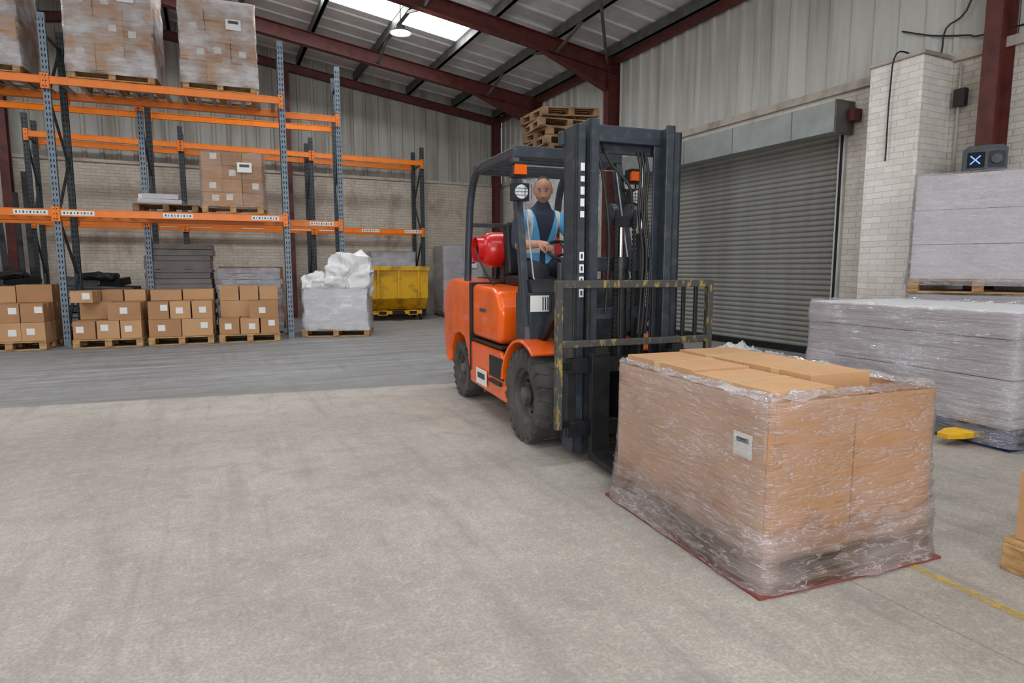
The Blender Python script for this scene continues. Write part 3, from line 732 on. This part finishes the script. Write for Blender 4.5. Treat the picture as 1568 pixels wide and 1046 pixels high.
mb=MB(); mb.bb(-.025,.025,-1.6,6.0,.001,.0025,'paint'); mb.build('floor_line_marking',FR(1.80,2.5,21))

# ================================================================ FOREGROUND WRAPPED LOAD
root=empty('wrapped_gaylord_box',FR(1.2375,3.065,20.6))
mb=MB(); mb.bb(-.515,.515,-.618,.618,.0,.012,'redb')
mb.build('base_sheet',parent=root)
mb=MB(); pallet(mb,0,0,.012,.96,1.16,'wood2',7,.13); mb.build('pallet',parent=root,bevel=.003,seg=1)
mb=MB(); hw,hd=.462,.567; zt=.775; z0=.142
for sx in (-1,1): mb.bb(sx*hw-.004,sx*hw+.004,-hd,hd,z0,zt,'cardp' if sx<0 else 'cards')
for sy in (-1,1): mb.bb(-hw,hw,sy*hd-.004,sy*hd+.004,z0,zt,'cards')
mb.bb(-hw-.009,-hw-.004,-hd-.009,-.33,z0,zt,'cardp'); mb.bb(-hw-.009,-hw+.03,-hd-.010,-hd-.004,z0,zt,'card2')
mb.bb(-hw,hw,-hd,hd,z0,z0+.008,'card2')
mb.box((-hw-.012,-.44,.58),(.003,.11,.10),'label'); mb.box((-hw-.014,-.44,.60),(.002,.07,.02),'print')
mb.box((-.01,-hd-.01,.45),(.003,.003,.5),'card2')
mb.build('cardboard_sleeve',parent=root,bevel=.002,seg=1)
mb=MB()
mb.M=Matrix.Translation((0,0,.022))
carton(mb,(-.275,.235,.48),(.335,.57,.655),'card'); carton(mb,(-.275,-.30,.475),(.335,.49,.645),'card',.01)
carton(mb,(.075,.27,.485),(.345,.52,.665),'card',-.005); carton(mb,(.075,-.205,.485),(.345,.42,.668),'card')
carton(mb,(.075,-.49,.42),(.34,.13,.52),'card2')
carton(mb,(.352,.3,.43),(.19,.5,.56),'card2'); carton(mb,(.352,-.25,.40),(.19,.5,.50),'card',.02)
mb.box((.34,.1,.70),(.17,.8,.004),'label',(0,.12,.05)); 
mb.build('inner_cartons',parent=root,bevel=.004)
mb=MB(); film(mb,.958,1.168,.014,.792,'film',amp=.018,seed=71,flare=.045,top=False,nz=34,sp=.028,lip=.03,fr=2.5,minoff=-.003); 
film(mb,.985,1.195,.014,.24,'films',amp=.026,seed=75,flare=.03,top=False,nz=16,sp=.026,lip=.10,fr=3.5,minoff=-.003)
mb.build('stretch_film',parent=root,angle=80)
mb=MB()
def ruffle(p0,p1,inn,seed,wd=.09):
    n=60;vs=[];fs=[]
    for i in range(n+1):
        t=i/n; x=p0[0]+(p1[0]-p0[0])*t; y=p0[1]+(p1[1]-p0[1])*t
        for j in range(7):
            q=j/6; a=noise.noise(Vector((t*9+seed,q*2,seed))); b=noise.noise(Vector((t*27+seed,q*4,1)))
            vs.append((x+inn[0]*(q*wd*(1+a))-inn[0]*.010, y+inn[1]*(q*wd*(1+a))-inn[1]*.010, .785+.024*sin(q*pi*.9)+.022*a+.022*b*q))
    for i in range(n):
        for j in range(6): a=i*7+j; fs.append((a,a+7,a+8,a+1))
    mb.add(vs,fs,'filmg')
ruffle((-hw,-hd),(-hw,hd),(1,0),1,.05); ruffle((hw,-hd),(hw,hd),(-1,0),2,.08); ruffle((-hw,-hd),(hw,-hd),(0,1),3,.05); ruffle((-hw,hd),(hw,hd),(0,-1),4)
mb.build('film_ruffle',parent=root,angle=80)

# ================================================================ FORKLIFT
FL=FR(.585,4.785,20.6); fk=empty('forklift_truck',FL)
def wheel(name,cx,cy,r,w,side):
    mb=MB(); T=Matrix.Translation((cx,cy,r))@Matrix.Rotation(radians(90),4,'Y')
    h=w/2
    mb.lathe([(r*.60,-h*.82),(r*.68,-h*.98),(r*.90,-h),(r*.975,-h*.8),(r*.985,0),(r*.975,h*.8),(r*.90,h),(r*.68,h*.98),(r*.60,h*.82)],T,'rub',48)
    n=22
    for i in range(n):
        for sg in (-1,1):
            a=2*pi*(i+(.5 if sg>0 else 0))/n
            mb.M=Matrix.Translation((cx,cy,r))@Matrix.Rotation(a,4,'X')
            mb.box((sg*h*.55,0,r*.968),(h*.95,r*.165,r*.064),'rub',(0,0,sg*.25))
            mb.box((sg*h*.96,0,r*.90),(h*.13,r*.155,r*.16),'rub')
    mb.M=Matrix()
    s=side
    mb.lathe([(r*.61,s*h*.80),(r*.60,s*h*.62),(r*.52,s*h*.55),(r*.50,s*h*.2),(r*.30,s*h*.1),(r*.28,s*h*.45),(r*.20,s*h*.5),(r*.18,s*h*.85),(r*.10,s*h*.95),(.0,s*h*.95)],T,'rim',36)
    mb.lathe([(r*.62,-s*h*.8),(0,-s*h*.5)],T,'black',24)
    for i in range(8):
        a=2*pi*i/8; y=cy+cos(a)*r*.38; z=r+sin(a)*r*.38
        mb.cyl((cx+s*h*.1,y,z),(cx+s*h*.28,y,z),r*.035,'black',8)
    mb.build(name,parent=fk)
for s in (-1,1):
    wheel('front_wheel_%s'%('r' if s<0 else 'l'),s*.435,0,.35,.23,s)
    wheel('rear_wheel_%s'%('r' if s<0 else 'l'),s*.42,1.79,.285,.18,s)
mb=MB()
cw=[(1.36,.34),(1.44,.36),(1.47,.50),(1.58,.62),(1.79,.66),(2.0,.62),(2.12,.48),(2.15,.30),(2.30,.34),(2.36,.60),(2.34,1.00),(2.24,1.14),(2.05,1.20),(1.36,1.17)]
mb.prism(cw,-.54,.54,'fork')
mb.build('counterweight',parent=fk,bevel=.05,seg=4)
mb=MB(); mb.prism([(.60,.66),(.56,.95),(.66,1.10),(.80,1.14),(1.36,1.16),(1.36,.66)],-.52,.52,'fork'); mb.build('engine_hood',parent=fk,bevel=.055,seg=4)
mb=MB(); mb.prism([(.36,.20),(1.40,.22),(1.42,.62),(.54,.62),(.40,.50)],-.53,.53,'fork'); mb.build('side_frame',parent=fk,bevel=.025,seg=3)
mb=MB()
for s in (-1,1):
    pts=[];n=14
    for i in range(n+1):
        a=radians(8+(118)*i/n); pts.append((.425*cos(a),.35+.425*sin(a)))
    inner=[(p[0]*.94,(p[1]-.35)*.94+.35) for p in pts]
    mb.prism(pts+inner[::-1],s*.30,s*.57,'fork')
mb.build('fenders',parent=fk,bevel=.01)
mb=MB()
mb.bb(-.48,.48,.0,.30,.62,1.12,'char'); mb.prism([(.0,1.12),(.32,1.12),(.28,1.20),(.06,1.22)],-.46,.46,'black')
mb.bb(-.30,.30,-.35,2.0,.18,.60,'black'); mb.bb(-.50,.50,.25,.62,.56,.62,'black')
mb.bb(-.555,-.50,.48,.78,.33,.36,'black'); mb.bb(.50,.555,.48,.78,.33,.36,'black')
mb.bb(-.535,.535,.50,1.40,.635,.655,'black'); mb.bb(-.545,.545,1.352,1.366,.34,1.17,'black')
mb.bb(-.538,-.531,.44,.80,.38,.56,'black')
mb.cyl((-.5,0,.35),(.5,0,.35),.09,'black'); mb.cyl((-.42,1.79,.285),(.42,1.79,.285),.06,'black')
for i in range(5): mb.bb(-.30,.30,2.345,2.366,.66+.06*i,.69+.06*i,'hole')
mb.bb(-.2,.2,1.95,2.2,1.19,1.21,'black')
mb.build('underbody',parent=fk,bevel=.006)
mb=MB()
mb.box((-.545,1.0,.33),(.004,.30,.14),'label'); mb.box((-.548,1.0,.34),(.003,.2,.05),'print')
mb.box((-.405,-.004,1.04),(.15,.004,.12),'label'); 
for i in range(5): mb.box((-.38+.02*i,-.008,1.04),(.009,.003,.10),'print')
mb.box((-.524,1.02,.93),(.006,.16,.03),'print')
mb.build('decals',parent=fk)
mb=MB(); mb.bb(-.25,.25,.72,1.22,1.14,1.24,'black'); mb.box((0,1.24,1.48),(.46,.11,.5),'black',(-.15,0,0)); mb.build('seat',parent=fk,bevel=.035,seg=3)
mb=MB(); mb.tube([(0,.14,1.1),(0,.36,1.42)],.03,'black',10)
pts=[];Tm=Matrix.Translation((0,.37,1.435))@Matrix.Rotation(radians(30),4,'X')
for i in range(33): a=2*pi*i/32; pts.append(Tm@Vector((.18*cos(a),.18*sin(a),0)))
mb.tube(pts,.014,'black',8,False)
for a in (90,210,330): mb.tube([Tm@Vector((0,0,-.01)),Tm@Vector((.18*cos(radians(a)),.18*sin(radians(a)),0))],.010,'black',6)
for x in (.24,.31,.38): mb.tube([(x,.2,1.18),(x,.25,1.36)],.008,'black',6); mb.ell((x,.25,1.37),(.018,.018,.022),'black',10)
mb.build('steering',parent=fk)
mb=MB()
for s in (-1,1):
    mb.bar((s*.475,.06,.80),(s*.455,.40,2.18),.055,.085,'char'); mb.bar((s*.49,.02,.60),(s*.475,.075,.86),.05,.10,'char')
    mb.tube(smooth([(s*.47,1.66,1.15),(s*.465,1.60,1.75),(s*.46,1.52,2.05),(s*.455,1.38,2.19),(s*.455,1.2,2.22)],5),.036,'char',12)
    mb.bar((s*.455,.36,2.20),(s*.455,1.42,2.215),.06,.07,'char')
mb.bar((-.48,.38,2.205),(.48,.38,2.205),.07,.09,'char',); mb.bar((-.46,1.42,2.205),(.46,1.42,2.205),.06,.06,'char')
for i in range(6): mb.bar((-.44,.55+i*.15,2.225),(.44,.55+i*.15,2.225),.02,.05,'char')
mb.bar((-.46,1.6,1.72),(.46,1.6,1.72),.04,.04,'char')
mb.build('overhead_guard',parent=fk,bevel=.006)
mb=MB()
def wp(x,t): return (x,.03+.335*t-.02,.98+1.15*t)
loop=[wp(-.42,.97),wp(-.42,.22),wp(-.38,.12),wp(-.30,.10),wp(.30,.10),wp(.38,.12),wp(.42,.22),wp(.42,.97),wp(-.42,.97)]
mb.tube(loop,.007,'galv',8,False)
mb.build('windscreen_frame',parent=fk)
mb=MB(); mb.add([wp(-.41,.11),wp(.41,.11),wp(.41,.96),wp(-.41,.96)],[(0,1,2,3)],'plexi'); mb.build('windscreen',parent=fk)
mb=MB()
for s in (-1,1):
    mb.bar((s*.46,.36,2.04),(s*.50,.22,2.05),.03,.03,'black')
    mb.box((s*.50,.20,2.03),(.12,.06,.10),'black'); mb.box((s*.50,.16,2.035),(.095,.04,.072),'amber'); mb.box((s*.505,.19,2.082),(.12,.1,.02),'black')
    mb.box((s*.50,.17,1.87),(.13,.07,.13),'black')
    mb.cyl((s*.50,.14,1.87),(s*.50,.125,1.87),.052,'lens',20); mb.bar((s*.50,.2,1.9),(s*.47,.3,1.95),.02,.02,'black')
    for i in range(3): mb.box((s*.50,.120,1.845+.025*i),(.11,.004,.004),'black'); mb.box((s*.475+.025*i,.120,1.87),(.004,.004,.11),'black')
mb.build('lamps',parent=fk,bevel=.008)
mb=MB()
T=Matrix.Translation((0,1.44,1.48))@Matrix.Rotation(radians(90),4,'Y'); r=.168
pr=[(0,-.42),(.07,-.415),(.12,-.395),(.155,-.35),(r,-.29),(r,.29),(.155,.35),(.12,.395),(.07,.415),(0,.42)]
mb.lathe(pr,T,'lpg',32); mb.lathe([(.11,-.46),(.12,-.46),(.12,-.38),(.11,-.38),(.11,-.46)],T,'lpg',24)
mb.cyl((-.42,1.44,1.48),(-.46,1.44,1.48),.03,'chrome',12)
for x in (-.17,.17): mb.lathe([(r+.006,x-.02),(r+.008,x),(r+.006,x+.02)],T,'black',32)
for x in (-.2,.2):
    mb.bb(x-.03,x+.03,1.26,1.62,1.17,1.20,'black'); mb.prism([(1.28,1.19),(1.34,1.19),(1.38,1.32),(1.30,1.40)],x-.02,x+.02,'black'); mb.prism([(1.60,1.19),(1.54,1.19),(1.50,1.32),(1.58,1.40)],x-.02,x+.02,'black')
mb.tube(smooth([(-.45,1.44,1.48),(-.48,1.3,1.42),(-.46,1.1,1.25),(-.4,1.05,1.15)]),.010,'hose',8)
mb.build('lpg_cylinder',parent=fk)
mb=MB(); MT=2.22; mb.M=Matrix.Translation((-.012,0,0))@Matrix.Diagonal((.955,1,1,1))
for s in (-1,1):
    mb.bb(min(s*.42,s*.395),max(s*.42,s*.395),-.60,-.42,.06,MT,'char')
    mb.bb(min(s*.42,s*.345),max(s*.42,s*.345),-.445,-.42,.06,MT,'char'); mb.bb(min(s*.42,s*.345),max(s*.42,s*.345),-.60,-.575,.06,MT,'char')
    mb.bb(min(s*.335,s*.315),max(s*.335,s*.315),-.64,-.47,.10,MT+.03,'char')
    mb.bb(min(s*.335,s*.265),max(s*.335,s*.265),-.49,-.47,.10,MT+.03,'char'); mb.bb(min(s*.335,s*.265),max(s*.335,s*.265),-.64,-.62,.10,MT+.03,'char')
    mb.cyl((s*.23,-.40,.12),(s*.23,-.40,1.55),.038,'black',16); mb.cyl((s*.23,-.40,1.5),(s*.23,-.40,MT-.05),.022,'chrome',14)
    mb.bar((s*.40,-.36,1.05),(s*.40,.05,.70),.05,.06,'black')
    mb.box((s*.40,-.40,MT-.06),(.09,.06,.09),'char'); mb.box((s*.39,-.39,1.25),(.10,.05,.18),'char')
mb.bb(-.42,.42,-.43,-.40,MT-.14,MT-.04,'char'); mb.bb(-.33,.33,-.50,-.46,MT-.08,MT+.03,'char')
mb.bb(-.42,.42,-.42,-.38,1.28,1.38,'char'); mb.bb(-.42,.42,-.44,-.38,.10,.24,'black'); mb.bb(-.33,.33,-.52,-.48,.14,.28,'black'); mb.bb(-.33,.33,-.49,-.46,.95,1.03,'char')
mb.build('mast',parent=fk,bevel=.006)
mb=MB()
mb.cyl((0,-.47,.2),(0,-.47,1.35),.05,'black',20); mb.cyl((0,-.47,1.35),(0,-.47,1.58),.028,'chrome',16); mb.cyl((0,-.47,1.30),(0,-.47,1.38),.06,'black',20)
mb.box((0,-.47,1.62),(.22,.06,.07),'black')
for s in (-1,1):
    mb.cyl((s*.07-.02,-.47,1.68),(s*.07+.02,-.47,1.68),.06,'char',20)
    for i in range(34): mb.box((s*.07,-.53,.62+.032*i),(.026,.014,.024),'black'); 
    mb.bar((s*.07,-.53,.6),(s*.07,-.53,1.7),.012,.008,'black')
for k_,x in enumerate((.14,.17,.20)):
    mb.tube(smooth([(x,-.44,2.1),(x+.01,-.47,1.95),(x-.02,-.5,1.7),(x+.01,-.52,1.4),(x-.02,-.55,1.1),(x-.05,-.57,.85)]),.010,'hose',8)
mb.tube(smooth([(-.14,-.42,2.15),(-.10,-.50,2.0),(.02,-.54,1.85),(.06,-.52,1.7)]),.010,'hose',8)
mb.tube(smooth([(-.18,-.42,2.15),(-.16,-.50,1.9),(-.13,-.54,1.5),(-.16,-.56,1.0)]),.010,'hose',8)
mb.build('lift_chains_and_hoses',parent=fk)
mb=MB(); mb.M=Matrix.Translation((-.012,0,0))@Matrix.Diagonal((.955,1,1,1))
for i,(w,h) in enumerate(((.03,.05),(.03,.035),(.03,.05),(.03,.05),(.03,.04))): mb.box((-.37,-.603,1.95-i*.075),(w,.002,h),'label')
for i in range(4):
    mb.box((-.37,-.603,1.38-i*.08),(.034,.002,.055),'label'); mb.box((-.37,-.6045,1.38-i*.08),(.014,.001,.03),'char')
mb.build('mast_markings',parent=fk)
mb=MB()
mb.bb(-.50,.50,-.70,-.65,.62,.72,'black'); mb.bb(-.50,.50,-.70,-.65,.20,.30,'black')
for s in (-1,1): mb.bb(min(s*.21,s*.25),max(s*.21,s*.25),-.66,-.62,.18,.78,'black'); mb.bb(min(s*.44,s*.5),max(s*.44,s*.5),-.69,-.66,.2,.72,'black')
mb.bb(-.12,.12,-.69,-.60,.30,.62,'black')
for s in (-1,1):
    x=s*.29
    mb.bb(x-.065,x+.065,-.755,-.705,.045,.76,'black'); mb.prism([(-.755,.045),(-.755,.11),(-.86,.085),(-1.70,.062),(-1.78,.052),(-1.78,.045)],x-.065,x+.065,'black')
    mb.box((x,-.72,.77),(.09,.09,.05),'black')
mb.build('carriage_and_forks',parent=fk,bevel=.006)
mb=MB(); BW=.57; mb.M=Matrix.Translation((-.015,0,0))
mb.bar((-BW,-.73,1.20),(BW,-.73,1.20),.04,.05,'yb'); mb.bar((-BW,-.73,.82),(BW,-.73,.82),.035,.045,'yb')
for s in (-1,1):
    mb.bar((s*BW,-.73,.27),(s*BW,-.73,1.225),.045,.045,'yb'); mb.bar((s*BW,-.73,.30),(s*.48,-.69,.30),.05,.05,'black')
    mb.bar((s*BW,-.73,.68),(s*.48,-.69,.68),.05,.05,'black')
    for x in (.46,.36): mb.bar((s*x,-.73,.83),(s*x,-.73,1.19),.028,.02,'black')
for x in (-.12,.12): mb.bar((x,-.73,.83),(x,-.73,1.19),.028,.02,'black')
mb.build('load_backrest',parent=fk,bevel=.006)

# ================================================================ DRIVER
dr=empty('forklift_driver',FL)
verts=[];edges=[];rad=[];segmat=[]
def V(p,r): verts.append(p); rad.append(r if isinstance(r,tuple) else (r,r)); return len(verts)-1
def E(a,b,k): edges.append((a,b)); segmat.append(k)
pel=V((0,1.02,1.30),(.165,.13)); ab=V((0,1.0,1.45),(.155,.12)); ch=V((0,.95,1.63),(.175,.125)); ub=V((0,.93,1.76),(.13,.09)); nk=V((0,.895,1.85),(.060,.062)); nt_=V((-.005,.875,1.91),(.057,.060))
E(pel,ab,'vest');E(ab,ch,'vest');E(ch,ub,'vest');E(ub,nk,'vest');E(nk,nt_,'skin')
for s in (-1,1):
    sh=V((s*.19,.93,1.745),.078); E(ub,sh,'vest')
    if s<0: el=V((-.30,.74,1.48),.052); wr=V((-.20,.47,1.50),.030); um=V((-.25,.84,1.61),.066); fm=V((-.26,.61,1.50),.043)
    else: el=V((.31,.76,1.48),.052); wr=V((.19,.49,1.47),.030); um=V((.255,.85,1.61),.066); fm=V((.25,.63,1.48),.043)
    E(sh,um,'navy');E(um,el,'navy');E(el,fm,'skin');E(fm,wr,'skin')
    hp=V((s*.10,.95,1.28),.10); kn=V((s*.17,.50,1.26),.07); th=V((s*.14,.72,1.29),.088); sn=V((s*.17,.42,.98),.055); an=V((s*.17,.38,.72),.042); ft=V((s*.18,.24,.675),.042)
    E(pel,hp,'trous');E(hp,th,'trous');E(th,kn,'trous');E(kn,sn,'trous');E(sn,an,'trous');E(an,ft,'trous')
me=bpy.data.meshes.new('drv'); me.from_pydata(verts,edges,[])
ob=bpy.data.objects.new('drv',me); bpy.context.scene.collection.objects.link(ob)
sk=ob.modifiers.new('s','SKIN'); ss=ob.modifiers.new('ss','SUBSURF'); ss.levels=4
for i,v in enumerate(me.skin_vertices[0].data): v.radius=rad[i]; v.use_root=(i==0)
bpy.context.view_layer.update()
ev=ob.evaluated_get(bpy.context.evaluated_depsgraph_get()); m2=bpy.data.meshes.new_from_object(ev)
bpy.data.objects.remove(ob)
keys=['navy','vest','trous','skin']
m2.materials.clear()
for k in keys: m2.materials.append(M[k])
def segd(p,a,b):
    ab_=b-a; t=max(0,min(1,(p-a).dot(ab_)/ab_.length_squared)); return (p-(a+ab_*t)).length
VS=[Vector(v) for v in verts]
for f in m2.polygons:
    c=f.center; best=min(range(len(edges)),key=lambda i: segd(c,VS[edges[i][0]],VS[edges[i][1]])-.5*(rad[edges[i][0]][0]+rad[edges[i][1]][0]))
    k=segmat[best]
    if k=='navy' and abs(c.x)<.21 and c.z>1.6: k='vest'
    f.material_index=keys.index(k); f.use_smooth=True
bo=bpy.data.objects.new('body',m2); bpy.context.scene.collection.objects.link(bo); bo.parent=dr
mb=MB(); n=64;m_=52;vs=[];fs=[]
HT=Matrix.Translation((-.015,.845,1.985))@Euler((radians(16),0,radians(-24))).to_matrix().to_4x4()
def g(x,c,s): return math.exp(-((x-c)/s)**2)
for i in range(m_+1):
    ph=pi*i/m_
    for j in range(n):
        t=2*pi*j/n; x=sin(ph)*cos(t); y=sin(ph)*sin(t); z=cos(ph)
        X=x*.080;Y=y*.100;Z=z*.119
        if z<0: X*=1-.20*(-z)**1.6; Y*= (1-.08*(-z)) if y<0 else (1-.30*(-z))
        if y<0:
            Y-= .026*g(x,0,.15)*g(z,-.18,.17)+.010*g(x,0,.12)*g(z,.06,.2)
            Y+= .016*(g(x,.37,.19)+g(x,-.37,.19))*g(z,.05,.13)
            Y-= .009*g(z,.24,.09)*g(x,0,.55)
            Y-= .012*g(x,0,.28)*g(z,-.80,.18)+.006*g(x,0,.25)*g(z,-.5,.1)
            Y+= .005*g(x,0,.3)*g(z,-.62,.06)
            X+= (.005 if x>0 else -.005)*g(abs(x),.7,.2)*g(z,-.15,.2)
        else: Y+=.006*g(z,.2,.4)
        vs.append((X,Y,Z))
for i in range(m_):
    for j in range(n):
        a=i*n+j;b=i*n+(j+1)%n; fs.append((a,a+n,b+n,b))
mb.add(vs,fs,'skin',HT); hi=mb.mi('hair'); si=mb.mi('stub')
for q,f in enumerate(mb.f):
    c=sum((Vector(vs[a]) for a in f),Vector())/4
    if (c.z>.082 and c.y>-.045) or (c.y>.015 and c.z>-.035) or (abs(c.x)>.058 and c.z>.015 and c.y>-.030): mb.m[q]=hi
    elif c.z<-.046 and c.y<.02 and not (abs(c.x)<.02 and c.z>-.052): mb.m[q]=si
mb.M=HT
for s in (-1,1):
    mb.ell((s*.030,-.080,.006),(.015,.010,.0075),'eyew',14); mb.ell((s*.030,-.0885,.004),(.0065,.0035,.0065),'eye',10)
    mb.ell((s*.030,-.082,.0135),(.018,.0105,.0045),'skin',14); mb.ell((s*.030,-.081,-.0035),(.017,.0095,.0035),'skin',14)
    mb.ell((s*.031,-.0935,.027),(.020,.006,.004),'hair',12,(0,s*.14,0))
    mb.ell((s*.081,.008,-.005),(.010,.020,.033),'skin',14,(0,s*.15,0)); mb.ell((s*.086,.004,-.003),(.005,.012,.022),'stub',10,(0,s*.15,0))
    mb.ell((s*.012,-.112,-.034),(.008,.009,.0065),'skin',10)
mb.ell((0,-.119,-.030),(.010,.009,.009),'skin',12)
mb.ell((0,-.0965,-.060),(.025,.007,.004),'lip',14); mb.ell((0,-.0945,-.067),(.021,.007,.0045),'lip',14)
mb.build('head',parent=dr,angle=80,merge=False)
def hand(wx,s):
    mb=MB(); w=Vector(wx[0]); rim=Vector(wx[1]); d=(rim-w).normalized(); up=Vector((0,0,1)); side=d.cross(up).normalized()*s; up=side.cross(d)*s
    if up.z<0: up=-up
    mb.tube([w-d*.02,w+d*.02,w+d*.06,w+d*.095],[.028,.034,.040,.034],'skin',14)
    base=w+d*.085
    for i,(o,L) in enumerate(((-.030,.85),(-.010,1.0),(.010,.95),(.029,.78))):
        p=base+side*o+up*.006
        mb.tube([p,p+d*.03*L+up*.004,p+d*.048*L-up*.018,p+d*.036*L-up*.042,p+d*.014*L-up*.048],[.0105,.010,.0095,.0085,.006],'skin',10)
    p=w+d*.035-side*.034
    mb.tube([p,p+d*.025-side*.012-up*.012,p+d*.052-side*.004-up*.030,p+d*.064+side*.010-up*.036],[.013,.012,.0105,.007],'skin',10)
    return mb
hand(((-.20,.47,1.50),(-.165,.375,1.468)),-1).build('hand_right',parent=dr,angle=80)
hand(((.19,.49,1.47),(.165,.375,1.458)),1).build('hand_left',parent=dr,angle=80)

# ================================================================ world + camera
w=bpy.data.worlds.new('world'); bpy.context.scene.world=w; w.use_nodes=True
bg=w.node_tree.nodes['Background']; bg.inputs[0].default_value=(.8,.88,1,1); bg.inputs[1].default_value=.6
vs_=bpy.context.scene.view_settings; vs_.view_transform='Standard'; vs_.look='None'; vs_.exposure=0
cam=bpy.data.cameras.new('camera'); cam.sensor_width=36; cam.lens=950/1568*36; cam.clip_start=.05; cam.clip_end=200
co=bpy.data.objects.new('camera',cam); co.location=(0,0,1.3); co.rotation_euler=(radians(90-6.7),0,0); bpy.context.scene.collection.objects.link(co)
bpy.context.scene.camera=co
